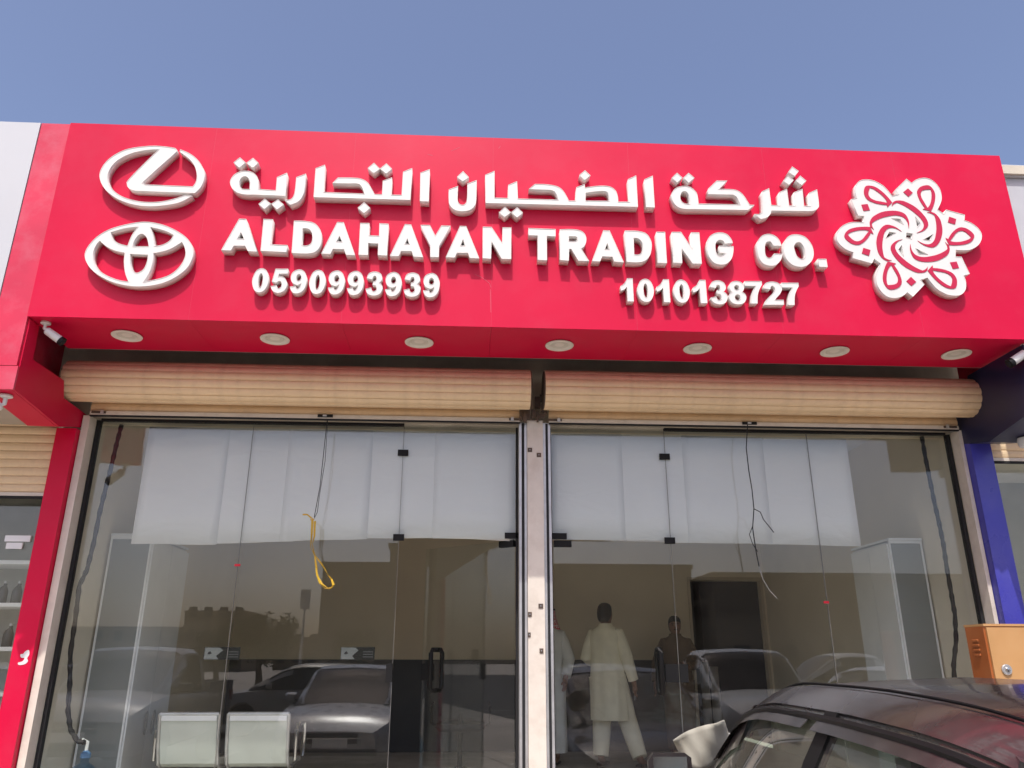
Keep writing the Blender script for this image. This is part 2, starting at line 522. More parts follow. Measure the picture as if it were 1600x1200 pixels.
for pts_ in (((742, 429), (750, 432), (758, 437), (765, 443), (767, 449)), ((766, 452), (766.5, 470), (767, 488)), ((705, 236), (712, 233), (718, 230)), ((782, 228), (779, 232)), ((668, 241), (676, 243))):
    MB().tube([at(a_, b_, YS - 0.0006) for a_, b_ in pts_], 0.0016, 5, squash=0.4).build("scratch", mat("scratch_pale", (0.60, 0.10, 0.15), 0.6), sign)

# left pilaster with bracket arm and lower column, red
pil = thing("red_pilaster", (-3.2, -0.15, 0.0), "weathered red pilaster with bracket arm left of the sign, white paint smear low down", "column")
MB().box(-3.318, SX0 - 0.003, YS + 0.012, YS + 0.032, 3.445, SZ1 - 0.004).bevel(0.002).build("front_panel", RED2, pil)
MB().box(-3.318, -3.091, YS + 0.012, YS + 0.032, 3.273, 3.440).bevel(0.002).build("front_panel", RED2, pil)
prof = [(-1.086, 3.80), (-1.086, 3.276), (-0.45, 3.205), (-0.205, 3.27), (-0.05, 3.31), (-0.05, 3.41), (-0.457, 3.425), (-0.505, 3.55), (-0.955, 3.545), (-0.967, 3.80)]
MB().prism([(-3.091, y, z) for y, z in prof], (-0.018, 0, 0)).build("bracket_side", RED, pil)
MB().prism([(-3.318, y, z) for y, z in ((-1.086, 3.276), (-0.45, 3.205), (-0.205, 3.27), (-0.205, 3.29), (-0.45, 3.225), (-1.086, 3.296))], (0.205, 0, 0)).build("bracket_underside", RED, pil)
MB().box(-3.318, -3.30, -1.086, -0.2, 3.30, 5.40).build("outer_side", RED2, pil)
cm = MB().box(-3.235, -3.085, -0.20, -0.10, 0.302, 3.262).bevel(0.003).build("column_cladding", RED, pil)
# white paint smear where something was torn off
sp_ = contour("~0,-6 ~5,-8 ~7,-2 ~5,3 ~7,7 ~3,11 ~-5,12 ~-7,9 ~-1,7 ~1,3 ~-4,2 ~-6,-2 ~-2,-3")
c0 = at(38, 1025, -0.2)
o = obj("paint_smear", plate_mesh("paint_smear", [[(c0.x + x * 0.0047, c0.z - y * 0.0050) for x, y in sp_]], 0.002, [RIM], base=-0.2005), pil)

# neighbour on the left: white sign panel, soffit, shutter, glass
nl = thing("white_shop_sign", (-4.5, -1.1, 3.3), "plain white sign panel of the shop next door, left edge", "sign")
MB().box(-6.2, -3.324, YS + 0.008, YS + 0.03, 3.30, 5.414).bevel(0.003).build("fascia_panel", WPANEL, nl)
MB().box(-6.2, -3.324, YS + 0.035, -0.2, 3.285, 3.30).build("soffit_panel", mat("tan_soffit", (0.40, 0.36, 0.30), 0.7), nl)

# neighbour on the right
nr = thing("grey_shop_sign", (5.3, -1.0, 3.9), "grey sign panel with a white top trim, right edge behind the red sign", "sign")
MB().box(4.30, 7.5, -1.0, -0.98, 3.90, 5.29).bevel(0.003).build("fascia_panel", GPANEL, nr)
MB().box(4.29, 7.5, -1.03, -0.97, 5.293, 5.40).bevel(0.004).build("top_trim", WPANEL, nr)
bc = thing("blue_pilaster", (4.2, -0.16, 0.0), "blue pilaster with dark navy bracket right of the shop glass", "column")
MB().box(4.115, 4.29, -0.215, -0.10, 0.302, 3.27).bevel(0.003).build("column_cladding", BLUE, bc)
profr = [(-1.05, 3.795), (-1.05, 3.30), (-0.45, 3.20), (-0.06, 3.285), (-0.06, 3.62), (-0.30, 3.66), (-0.36, 3.795)]
MB().prism([(4.112, y, z) for y, z in profr], (0.02, 0, 0)).build("bracket_side", NAVY, bc)
MB().prism([(4.133, y, z) for y, z in ((-1.05, 3.30), (-0.45, 3.20), (-0.217, 3.25), (-0.217, 3.27), (-0.45, 3.22), (-1.05, 3.32))], (0.25, 0, 0)).build("bracket_underside", NAVY, bc)
MB().box(4.133, 4.40, -1.05, -1.03, 3.322, 3.795).build("front_panel", BLUE, bc)

# ------------------------------------------------------------------ sign writing
def px_loops(org, sc, txts, y):
    loops = []
    for t in txts:
        lp = []
        for u, v in contour(t):
            p = at(org[0] + u / sc, org[1] + v / sc, y)
            lp.append((p.x, p.z))
        loops.append(lp)
    return loops
def raised(name, loops, depth, parent, rim=0.0055):
    # keep the outline where it stands on the letter's front face
    return obj(name, plate_mesh(name, loops, depth, [WHITE, FACE, RIM], rim=rim, base=YS + 0.0005), parent)

TL = 0.075
YF = YS - TL
LAT = thing("latin_lettering", at(820, 400, YF), "white raised capital letters ALDAHAYAN TRADING CO. across the middle of the sign", "lettering")
L1, L2, L3, L4, L5, L6 = (340, 330), (500, 330), (660, 330), (820, 340), (960, 340), (1110, 350)
latin = [
 (L1, "270,95 358,98 497,507 378,500 345,433 203,432 168,492 45,487", "293,262 328,345 248,342"),
 (L1, "575,98 693,103 660,415 875,425 860,512 537,497"),
 (L1, "955,120 ~1090,123 ~1210,150 ~1285,235 ~1300,330 ~1285,430 ~1225,505 ~1120,530 925,520", "1065,215 ~1125,218 ~1170,250 ~1185,330 ~1168,400 ~1115,430 1050,425"),
 (L2, "215,137 298,140 440,550 325,545 300,475 162,472 130,535 15,530", "243,308 274,380 206,378"),
 (L2, "503,148 617,150 612,303 738,308 743,152 857,158 838,555 722,548 728,405 602,400 600,548 482,545"),
 (L2, "1062,162 1140,168 1290,575 1170,568 1145,500 1012,498 985,562 873,560", "1092,338 1117,410 1060,408"),
 (L3, "-22,172 95,175 162,305 237,180 352,183 210,430 205,575 97,572 97,425"),
 (L3, "470,185 548,188 712,590 592,585 570,522 432,520 405,580 292,575", "508,348 533,428 476,428"),
 (L3, "755,195 865,198 1000,400 1003,203 1112,205 1110,600 990,595 865,375 858,595 752,588"),
 (L4, "47,132 385,145 385,235 275,230 278,535 160,528 160,225 47,222"),
 (L4, "438,148 ~620,148 ~720,175 ~765,240 ~765,310 ~740,360 705,385 805,545 670,540 580,392 555,392 550,540 438,530", "550,235 ~635,236 ~658,262 ~635,292 552,292"),
 (L4, "980,160 1060,162 1238,560 1115,550 1095,490 968,485 940,548 838,545", "1030,320 1060,395 1003,393"),
 (L5, "130,163 ~290,168 ~400,202 ~458,290 ~465,380 ~440,480 ~370,545 ~270,560 152,553", "240,255 ~300,263 ~345,310 ~355,380 ~337,440 ~300,463 248,460"),
 (L5, "525,178 633,180 657,570 540,565"),
 (L5, "717,180 832,180 975,390 957,185 1060,187 1092,578 978,575 840,385 848,570 735,565"),
 (L5, "~1156,340 ~1180,250 ~1240,202 ~1320,185 ~1400,205 ~1455,260 1480,318 1380,326 ~1355,290 ~1310,278 ~1270,310 ~1262,370 ~1275,440 ~1305,474 ~1345,475 1385,445 1312,440 1308,352 1487,358 ~1485,440 ~1460,520 ~1400,575 ~1320,588 ~1240,560 ~1190,500 ~1163,430"),
 (L6, "~580,300 ~590,220 ~640,150 ~720,125 ~800,145 ~860,200 888,275 785,270 ~755,225 ~725,218 ~690,240 ~680,310 ~690,390 ~725,425 ~765,412 795,370 900,375 ~880,450 ~820,510 ~750,523 ~670,500 ~610,430"),
 (L6, "~910,300 ~925,220 ~980,150 ~1070,130 ~1170,155 ~1240,220 ~1280,300 ~1290,390 ~1260,470 ~1190,525 ~1100,535 ~1010,500 ~940,420", "~1045,290 ~1065,240 ~1110,228 ~1150,260 ~1180,330 ~1185,400 ~1160,435 ~1115,430 ~1075,390"),
 (L6, "1340,437 1448,437 1465,540 1360,535"),
]
for org, *tx in latin:
    raised("letter", px_loops(org, 8.0, tx, YF), TL, LAT)

ARA = thing("arabic_lettering", at(820, 300, YF), "white raised Arabic lettering along the top of the red sign", "lettering")
A1, A2, A3, A4, A5, A6 = ((350, 235), 10.0), ((480, 240), 8.0), ((690, 250), 8.8889), ((850, 250), 8.8889), ((1040, 250), 11.4286), ((1150, 250), 11.4286)
arab = [
 (A1, "~95,510 ~112,440 ~165,375 ~250,332 ~340,320 ~430,335 ~500,385 ~535,460 540,605 810,625 828,420 985,350 962,712 460,692 ~330,690 ~210,660 ~130,595", "400,605 ~403,490 ~385,435 ~330,405 ~270,430 ~240,500 ~255,570 ~300,603"),
 (A1, "1280,365 ~1265,560 ~1235,700 ~1160,800 1035,850 945,765 ~1010,772 ~1060,750 ~1095,690 ~1112,600 1130,420"),
 (A1, "250,110 340,190 240,270 150,190"), (A1, "455,118 540,195 450,272 350,195"),
 (A1, "637,755 732,832 632,918 540,838"), (A1, "845,765 935,848 828,925 740,835"),
 (A2, "105,185 222,140 205,482 715,502 ~690,430 ~660,388 620,374 315,370 385,300 ~590,303 ~690,320 ~760,365 ~800,430 845,508 935,510 945,340 1060,298 1050,515 1180,518 1198,228 1312,182 1290,580 80,545"),
 (A2, "835,115 910,190 832,245 757,182"), (A2, "990,122 1060,190 988,250 910,188"), (A2, "712,608 788,680 710,745 632,678"),
 (A2, "1415,240 1532,195 1520,600 1408,595"),
 (A3, "100,410 228,362 ~222,540 ~240,600 ~285,625 ~330,605 ~352,540 358,330 488,280 ~480,560 ~455,640 ~390,695 ~285,712 ~180,690 ~115,625 ~98,540"),
 (A3, "297,155 380,240 292,298 215,235"),
 (A3, "605,208 735,152 735,525 920,530 925,348 1048,295 1060,537 1622,552 ~1597,480 ~1560,432 1500,415 1210,405 1295,335 ~1440,338 ~1552,352 ~1642,385 ~1705,450 1767,565 1860,565 1872,380 1987,335 1992,385 ~2122,365 ~2252,358 ~2352,375 ~2420,430 ~2447,510 2452,580 2612,580 2587,268 2702,215 2727,652 610,598", "2000,458 ~2120,440 ~2250,432 ~2310,462 2328,568 2000,566"),
 (A4, "568,143 645,215 563,280 490,210"),
 (A3, "880,650 962,730 875,792 795,730"), (A3, "1050,655 1130,735 1047,800 968,728"),
 (A4, "1395,270 1510,218 1538,660 1415,655"),
 (A5, "~98,640 ~115,580 ~170,510 ~250,475 ~345,465 ~440,485 ~520,545 ~565,620 588,780 1330,795 ~1300,720 ~1262,655 1200,620 760,610 762,510 910,370 1100,370 950,520 ~1190,525 ~1300,555 ~1390,630 1500,800 1585,805 1470,895 500,878 ~350,876 ~240,850 ~150,775", "430,785 ~425,680 ~400,600 ~345,558 ~285,580 ~262,650 ~275,720 ~330,772"),
 (A5, "203,228 300,318 205,402 108,320"), (A5, "410,230 515,320 412,405 315,318"),
 (A6, "460,565 590,505 630,805 785,815 770,575 908,515 948,812 1056,817 1030,580 1185,515 1215,820 1330,825 1300,590 1445,525 ~1480,790 ~1462,860 ~1400,903 1290,915 630,905 ~610,970 ~550,1025 440,1055 325,965 ~410,965 ~460,935 ~475,870"),
 (A6, "1003,118 1120,200 1045,288 930,215"), (A6, "925,278 1030,360 945,445 840,370"), (A6, "1145,280 1255,372 1172,450 1060,370"),
]
for (org, sc), *tx in arab:
    nm = "dot" if (len(tx) == 1 and len(tx[0].split()) == 4 and '~' not in tx[0] and tx[0][:4] not in ("1415", "1395")) else "letter"
    raised(nm, px_loops(org, sc, tx, YF), TL, ARA)

DIG = {
 '0': ["~.5,0 ~.82,.12 ~.98,.5 ~.82,.88 ~.5,1 ~.18,.88 ~.02,.5 ~.18,.12", "~.5,.2 ~.6,.3 ~.63,.5 ~.6,.7 ~.5,.8 ~.4,.7 ~.37,.5 ~.4,.3"],
 '9': ["~.5,0 ~.8,.1 ~.96,.33 ~.98,.5 ~.9,.78 ~.7,.95 ~.42,1 ~.18,.93 .03,.72 .36,.69 ~.44,.79 ~.55,.77 ~.63,.68 .66,.57 ~.55,.63 ~.4,.64 ~.14,.54 ~.03,.33 ~.14,.1", "~.5,.19 ~.61,.25 ~.64,.34 ~.6,.43 ~.5,.47 ~.39,.43 ~.35,.33 ~.4,.23"],
 '5': ["~.5,.31 ~.78,.37 ~.97,.63 ~.84,.9 ~.5,1 ~.18,.92 .02,.72 .36,.68 ~.42,.78 ~.5,.81 ~.61,.77 ~.65,.65 ~.6,.53 ~.5,.5 ~.42,.52 .36,.57 .06,.53 .2,0 .93,0 .93,.2 .44,.2 .40,.34"],
 '3': [".04,.28 ~.15,.08 ~.48,0 ~.82,.08 ~.94,.27 ~.88,.4 .78,.46 ~.94,.56 ~.99,.7 ~.85,.92 ~.5,1 ~.15,.92 .01,.72 .33,.67 ~.4,.79 ~.5,.82 ~.62,.77 ~.64,.68 ~.58,.58 .4,.56 .42,.40 ~.53,.39 ~.61,.29 ~.56,.2 ~.48,.18 ~.4,.22 .36,.32"],
 '1': [".55,0 1,0 1,1 .5,1 .5,.36 ~.3,.47 0,.54 0,.33 ~.3,.22"],
 '8': ["~.5,0 ~.8,.07 ~.92,.25 ~.86,.40 .78,.47 ~.93,.56 ~.98,.72 ~.83,.93 ~.5,1 ~.17,.93 ~.02,.72 ~.07,.56 .22,.47 ~.14,.40 ~.08,.25 ~.2,.07", "~.5,.17 ~.61,.21 ~.63,.28 ~.6,.35 ~.5,.38 ~.4,.35 ~.37,.28 ~.39,.21", "~.5,.57 ~.62,.62 ~.65,.70 ~.62,.78 ~.5,.83 ~.38,.78 ~.35,.70 ~.38,.62"],
 '7': ["0,0 1,0 1,.16 ~.8,.4 ~.68,.65 .62,1 .25,1 ~.32,.7 ~.45,.42 .62,.21 0,.21"],
 '2': [".05,.3 ~.15,.08 ~.5,0 ~.85,.08 ~.97,.3 ~.85,.52 ~.66,.68 .55,.79 .98,.79 .98,1 0,1 ~.12,.78 ~.4,.56 ~.57,.41 ~.62,.3 ~.5,.18 ~.41,.22 .38,.33"],
}
TD = 0.062
def number(name, label, digs):
    root = thing(name, at(digs[0][1], digs[0][4], YS), label, "lettering")
    for ch, x0, x1, y0, y1 in digs:
        cx = (x0 + x1) / 2
        sh_ = (cx - 802) / 3370.0
        loops = []
        for t in DIG[ch]:
            lp = []
            for u, v in contour(t):
                py = y0 + v * (y1 - y0)
                px = x0 + u * (x1 - x0) + sh_ * (py - (y0 + y1) / 2) + 0.0
                p = at(px, py, YS - TD)
                lp.append((p.x, p.z))
            loops.append(lp)
        obj("digit", plate_mesh("digit", loops, TD, [WHITE, FACE, RIM], rim=0.0045, base=YS + 0.0005), root)
d1 = []
for i, ch in enumerate("0590993939"):
    cx = 407 + i * 29.67
    d1.append((ch, cx - 13.4, cx + 13.4, 419.3 + i * 0.83, 456.8 + i * 0.86))
number("phone_number", "white raised digits 0590993939 under the left half of the Latin lettering", d1)
d2 = []
for ch, org, x0, x1, y0, y1 in (('1', L5, 80, 235, 760, 1048), ('0', L5, 285, 498, 766, 1055), ('1', L5, 530, 690, 772, 1058), ('0', L5, 735, 947, 776, 1065), ('1', L5, 985, 1150, 780, 1070),
                                ('3', L5, 1195, 1412, 785, 1085), ('8', L6, 222, 447, 712, 1005), ('7', L6, 440, 655, 715, 995), ('2', L6, 662, 908, 720, 1010), ('7', L6, 903, 1115, 735, 1013)):
    d2.append((ch, org[0] + x0 / 8, org[0] + x1 / 8, org[1] + y0 / 8, org[1] + y1 / 8))
number("registration_number", "white raised digits 1010138727 under the right half of the Latin lettering", d2)

TG = 0.062
e1 = obj("oval_emblem", plate_mesh("oval_emblem", px_loops((145, 220), 8.0, [
 "1245,688 ~1100,765 ~950,800 ~720,820 ~500,795 ~300,720 ~150,600 ~85,450 ~130,310 ~260,185 ~450,100 ~720,65 ~900,72 1030,92 1052,110 1048,138 ~655,490 ~633,522 660,547 1250,572 ~1290,510 ~1300,420 ~1270,310 ~1200,222 1085,138 1095,108 ~1230,170 ~1330,260 ~1395,380 ~1392,480 ~1350,580 1275,655 530,625 ~460,600 ~428,545 ~468,462 825,108 ~650,120 ~450,170 ~280,270 ~195,400 ~195,520 ~270,630 ~400,710 ~600,760 ~800,765 ~980,735 1150,680"], YS - TG), TG, [WHITE, FACE, RIM], rim=0.0055, base=YS + 0.0005))
tag(e1, "white raised oval emblem with a slanted L stroke, upper left of the sign", "emblem", "car maker emblems on the sign")
e2 = obj("oval_emblem", plate_mesh("oval_emblem", px_loops((125, 330), 8.0, [
 "~60,560 ~110,430 ~240,300 ~430,205 ~760,135 ~1000,160 ~1200,240 ~1350,350 ~1415,480 ~1400,600 ~1320,730 ~1150,850 ~950,920 ~700,942 ~450,900 ~250,810 ~120,700",
 "385,265 ~560,215 725,195 ~650,300 595,432 ~480,400 ~410,340", "880,198 ~1050,240 1170,295 ~1120,370 ~1030,420 930,435 ~915,310",
 "660,440 ~680,370 ~730,300 ~785,285 ~835,330 860,440", "630,535 850,545 ~835,640 ~790,730 ~710,770 ~655,730 ~628,640",
 "250,370 ~330,440 ~430,490 560,520 ~550,640 ~565,770 605,880 ~450,850 ~280,770 ~180,650 ~165,530 ~200,430",
 "1275,385 ~1315,480 ~1310,580 ~1230,710 ~1080,815 795,884 ~870,760 ~910,640 920,525 ~1110,480"], YS - TG), TG, [WHITE, FACE, RIM], rim=0.0055, base=YS + 0.0005))
tag(e2, "white raised emblem of three interlocking ovals, lower left of the sign", "emblem", "car maker emblems on the sign")

# six-fold calligraphic rosette on the right
F1, F2, F4, FS, FS4 = (1295, 265), (1410, 265), (1410, 360), 12.3077, 9.6
def fp(org, sc, u, v):
    p = at(org[0] + u / sc, org[1] + v / sc, YS - TG)
    return (p.x, p.z)
c_ = at(1421.0, 369.0, YS - TG)
def rot(pts, k):
    a = -k * math.pi / 3
    ca, sa = math.cos(a), math.sin(a)
    return [(c_.x + (x - c_.x) * ca - (z - c_.z) * sa, c_.z + (x - c_.x) * sa + (z - c_.z) * ca) for x, z in pts]
def mix_contour(items):
    """items: (org, scale, text) pieces joined into one outline"""
    toks = []
    for org, sc, t in items:
        for w in t.split():
            s_ = '~' if w[0] == '~' else ''
            u, v = (float(q) for q in w.lstrip('~').split(','))
            x, z = fp(org, sc, u, v)
            toks.append(f"{s_}{x:.5f},{z:.5f}")
    return toks
period = mix_contour([(F1, FS, "1220,510 1345,475 1275,388 1490,178"), (F2, FS, "175,257 ~250,200 ~340,168 ~430,160 ~540,188 ~640,265 ~715,370 ~748,480 ~748,600")])
alltok = []
for k in range(6):
    for w in period:
        s_ = '~' if w[0] == '~' else ''
        x, z = (float(q) for q in w.lstrip('~').split(','))
        (xr, zr), = rot([(x, z)], k)
        alltok.append(f"{s_}{xr:.5f},{zr:.5f}")
outer = contour(" ".join(alltok))
holes = [[fp((1300, 360), 9.6, u, v) for u, v in ((1115, 35), (1210, 50), (1195, 125), (1110, 102))]]
tri = [fp(F2, FS, u, v) for u, v in ((243, 900), (342, 1030), (285, 1112))]
holes += [rot(tri, k) for k in range(6)]
ros = thing("rosette_emblem", (c_.x, YS, c_.z - 0.5), "white raised six-petalled rosette with red calligraphic lines, right end of the sign", "emblem")
obj("rosette_body", plate_mesh("rosette_body", [outer] + holes, TG, [WHITE, FACE, RIM], rim=0.0055, base=YS + 0.0005), ros)
loop_o = contour(" ".join(mix_contour([(F2, FS, "~280,430 ~330,345 ~430,308 ~520,316 ~590,390 ~625,480 ~620,600 ~585,720 545,805 390,765 432,742 ~370,660 ~310,550")])))
loop_i = contour(" ".join(mix_contour([(F2, FS, "~350,450 ~400,398 535,382 ~558,460 ~555,580 ~525,680 478,738 ~420,640 ~362,540")])))
swish = contour(" ".join(mix_contour([(F2, FS, "547,812 ~640,860 ~720,960 ~755,1080 ~766,1180"), (F4, FS4, "~580,110 ~530,210 ~450,257 ~330,228 225,155 ~330,205 ~420,203 ~480,140 ~505,30"), (F2, FS, "~652,1080 ~635,960 610,880 ~540,842 470,826")])))
dia = [fp(F2, FS, u, v) for u, v in ((103, 365), (195, 450), (112, 525), (15, 435))]
for k in range(6):
    obj("petal_loop_inlay", plate_mesh("petal_loop_inlay", [rot(loop_o, k), rot(loop_i, k)], 0.004, [REDIN], base=YS - TG), ros)
    obj("swirl_inlay", plate_mesh("swirl_inlay", [rot(swish, k)], 0.0035, [REDIN], base=YS - TG), ros)
    obj("diamond_inlay", plate_mesh("diamond_inlay", [rot(dia, k)], 0.004, [REDIN], base=YS - TG), ros)

# ------------------------------------------------------------------ downlights in the soffit
ordn = ["leftmost", "second from the left", "third from the left", "middle one", "third from the right", "second from the right", "rightmost"]
lens = mat("downlight_glass", (0.62, 0.60, 0.52), 0.3, var=0.03)
dlring = mat("downlight_ring", (0.74, 0.70, 0.62), 0.4, var=0.03)
for i, x in enumerate((-2.541, -1.468, -0.403, 0.652, 1.708, 2.778, 3.742)):
    z = SZ0
    t = thing("downlight", (x, -0.815, z), f"round cream recessed downlight in the red soffit, {ordn[i]} of the seven", "light", "downlights in the soffit")
    MB().lathe([(0.066, 0.0), (0.098, -0.001), (0.108, -0.006), (0.106, -0.012), (0.092, -0.014), (0.076, -0.010), (0.068, -0.001)], (x, -0.815, z), n=28).build("trim_ring", dlring, t, True)
    MB().lathe([(0.0, 0.004), (0.03, 0.002), (0.066, -0.004), (0.066, 0.0), (0.0, 0.006)], (x, -0.815, z - 0.002), n=24).build("diffuser", lens, t, True)

# ------------------------------------------------------------------ CCTV cameras
CAMW = mat("camera_white", (0.72, 0.72, 0.70), 0.35, var=0.03)
def cctv(base, aim, label, s=1.0):
    b = Vector(base)
    t = thing("security_camera", base, label, "camera", "security cameras under the signs")
    MB().lathe([(0.0, 0.0), (0.045 * s, 0.0), (0.048 * s, -0.012), (0.03 * s, -0.02), (0.0, -0.021)], b, n=18).build("mount", CAMW, t, True)
    d = Vector(aim).normalized()
    p1 = b + Vector((0, 0, -0.07 * s))
    MB().tube([b + Vector((0, 0, -0.015)), p1, p1 + d * 0.03 * s], 0.016 * s, 10).build("arm", CAMW, t, True)
    q = p1 + d * 0.02 * s
    bd = MB().tube([q, q + d * 0.012 * s, q + d * 0.15 * s, q + d * 0.16 * s], [0.03 * s, 0.04 * s, 0.042 * s, 0.040 * s], 16).build("body", CAMW, t, True)
    MB().tube([q + d * 0.161 * s, q + d * 0.20 * s], [0.044 * s, 0.046 * s], 16).build("shroud", BLACK, bd, True)
    MB().tube([q + d * 0.2 * s, q + d * 0.205 * s], [0.022 * s, 0.018 * s], 12).build("lens", RUBBER, bd, True)
cctv((-3.02, -1.02, SZ0), (0.62, 0.18, -0.42), "white bullet security camera with black front under the left end of the red sign", 0.72)
cctv((4.15, -1.03, SZ0 - 0.004), (-0.7, 0.1, -0.45), "white bullet security camera cut by the right picture edge under the sign", 0.8)
cctv((-3.19, -1.0, 3.264), (-0.7, -0.3, -0.4), "small white security camera under the bracket arm at the left picture edge", 0.9)

# ------------------------------------------------------------------ roller shutters
def shutter(name, x0, x1, rx0, rx1, label, n_seed):
    t = thing(name, ((x0 + x1) / 2, -0.15, 3.38), label, "shutter", "rolled up shutters")
    yc, zc, rad, n = -0.33, 3.607, 0.152, 15
    MB().tube([(rx0 + 0.02, yc, zc), (rx1 - 0.02, yc, zc)], rad * 0.93, 24).build("drum", RUBBER, t)
    half = rad * math.tan(math.pi / n) * 0.975
    # one slat: slightly bowed strip with rolled edges, spanning the width, facing +z locally
    sec = [(-half, -0.006), (-half * 0.9, 0.003), (-half * 0.45, 0.008), (-half * 0.1, 0.0095), (0.0, 0.0088), (half * 0.1, 0.0095), (half * 0.45, 0.008), (half * 0.86, 0.003), (half, -0.006), (half * 0.9, -0.009), (-half * 0.9, -0.009)]
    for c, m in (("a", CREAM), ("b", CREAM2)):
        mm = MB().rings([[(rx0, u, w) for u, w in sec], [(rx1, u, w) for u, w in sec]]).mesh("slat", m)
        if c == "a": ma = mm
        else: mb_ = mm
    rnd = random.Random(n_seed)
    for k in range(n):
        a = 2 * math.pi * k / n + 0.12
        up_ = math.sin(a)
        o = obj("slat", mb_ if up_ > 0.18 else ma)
        o.location = (0, yc + math.cos(a) * rad * (1 + rnd.uniform(-0.01, 0.012)), zc + math.sin(a) * rad)
        o.rotation_euler = (a - math.pi / 2 + rnd.uniform(-0.02, 0.02), 0, 0)
        adopt(o, t)
    # hanging end of the curtain
    hs = 0.032
    secf = [(-0.010, -hs), (-0.016, -hs * 0.7), (-0.019, 0), (-0.016, hs * 0.7), (-0.010, hs), (-0.004, hs), (-0.004, -hs)]
    mf = MB().rings([[(x0, -0.15 + u, w) for u, w in secf], [(x1, -0.15 + u, w) for u, w in secf]]).mesh("slat", CREAM)
    for k in range(4):
        o = obj("slat", mf); o.location.z = 3.452 + k * 0.0655; adopt(o, t)
    MB().box(x0, x1, -0.172, -0.148, 3.385, 3.417).bevel(0.004).build("bottom_rail", POSTC, t)
    MB().box(x0, x1, -0.169, -0.151, 3.373, 3.3845).build("rubber_seal", RUBBER, t)
    for xx in (rx0 - 0.004, rx1 + 0.004):
        MB().lathe([(rad * 0.5, -0.004), (rad * 1.0, -0.004), (rad * 1.0, 0.004), (rad * 0.5, 0.004)], (xx, yc, zc), 'X', 20).build("end_disc", RUST, t)
    return t
sL = shutter("roller_shutter", -3.02, 0.395, -3.135, 0.462, "cream roller shutter rolled up above the left half of the glass", 1)
sR = shutter("roller_shutter", 0.63, 4.075, 0.578, 4.215, "cream roller shutter rolled up above the right half of the glass", 2)
def latch(x, par, side):
    MB().box(x - 0.055, x + 0.055, -0.182, -0.1725, 3.395, 3.412).bevel(0.003).build("slide_bolt", RUST, par)
    MB().box(x + side * 0.03 - 0.012, x + side * 0.03 + 0.012, -0.19, -0.1825, 3.388, 3.42).build("bolt_keeper", ALU, par)
for x, par, sgn in ((0.36, sL, -1), (0.68, sR, 1), (-2.95, sL, 1), (4.0, sR, -1)):
    latch(x, par, sgn)
for px, par in ((508, sL), (1170, sR)):
    x = at(px, 656, -0.17).x
    MB().box(x - 0.06, x + 0.06, -0.185, -0.1725, 3.394, 3.416).bevel(0.003).build("lock_case", BLACK, par)
    MB().box(x - 0.018, x + 0.012, -0.189, -0.1855, 3.398, 3.412).build("lock_cylinder", ALU, par)

# guide rails and the middle post
post = thing("shutter_post", (0.515, -0.15, 0.3), "cream steel post between the two shutters with worn aluminium rails", "post")
MB().box(0.452, 0.580, -0.165, -0.03, 0.302, 3.40).bevel(0.004).build("post_core", POSTC, post)
for xa, xb in ((0.388, 0.4495), (0.5825, 0.642)):
    r_ = MB().box(xa, xb, -0.145, -0.035, 0.302, 3.385).bevel(0.004).build("guide_rail", ALU, post)
    MB().box(xa + 0.02, xb - 0.02, -0.149, -0.1455, 0.31, 3.38).build("rail_groove", RUBBER, r_)
MB().box(0.37, 0.387, -0.02, 0.02, 0.455, 3.38).build("gasket", RUBBER, post)
MB().box(0.643, 0.660, -0.02, 0.02, 0.455, 3.38).build("gasket", RUBBER, post)
hw = MB()
rnd = random.Random(5)
for k in range(14):
    x = rnd.uniform(0.40, 0.62); z = rnd.uniform(3.40, 3.60); a_, b_ = rnd.uniform(0.008, 0.028), rnd.uniform(0.01, 0.05)
    hw.box(x - a_, x + a_, -0.20 - k * 0.002, -0.165 - k * 0.002, z - b_, z + b_)
hw.build("bearing_bracket", RUST, post)
for px, py, w in ((828, 703, 5), (842, 711, 5), (845, 947, 5), (828, 960, 4), (846, 1017, 4), (827, 992, 3)):
    p = at(px, py, -0.167)
    k_ = MB().box(p.x - w * 0.0035, p.x + w * 0.0035, -0.170, -0.1655, p.z - 0.017, p.z + 0.017).build("bolt_hole_plate", RUST, post)
    MB().box(p.x - 0.004, p.x + 0.004, -0.1725, -0.1705, p.z - 0.004, p.z + 0.006).build("bolt", MATS["galvanised"], k_)
for x0, x1, xg0, xg1, lab in ((-3.078, -3.024, -3.022, -2.996, "worn aluminium shutter rail beside the red column"), (4.078, 4.11, 4.05, 4.076, "worn aluminium shutter rail beside the blue column")):
    t = thing("guide_rail", ((x0 + x1) / 2, -0.09, 0.3), lab, "rail", "outer shutter rails")
    MB().box(x0, x1, -0.145, -0.035, 0.302, 3.385).bevel(0.004).build("rail_channel", POSTC, t)
    MB().box(xg0, xg1, -0.03, 0.02, 0.455, 3.38).build("gasket", RUBBER, t)

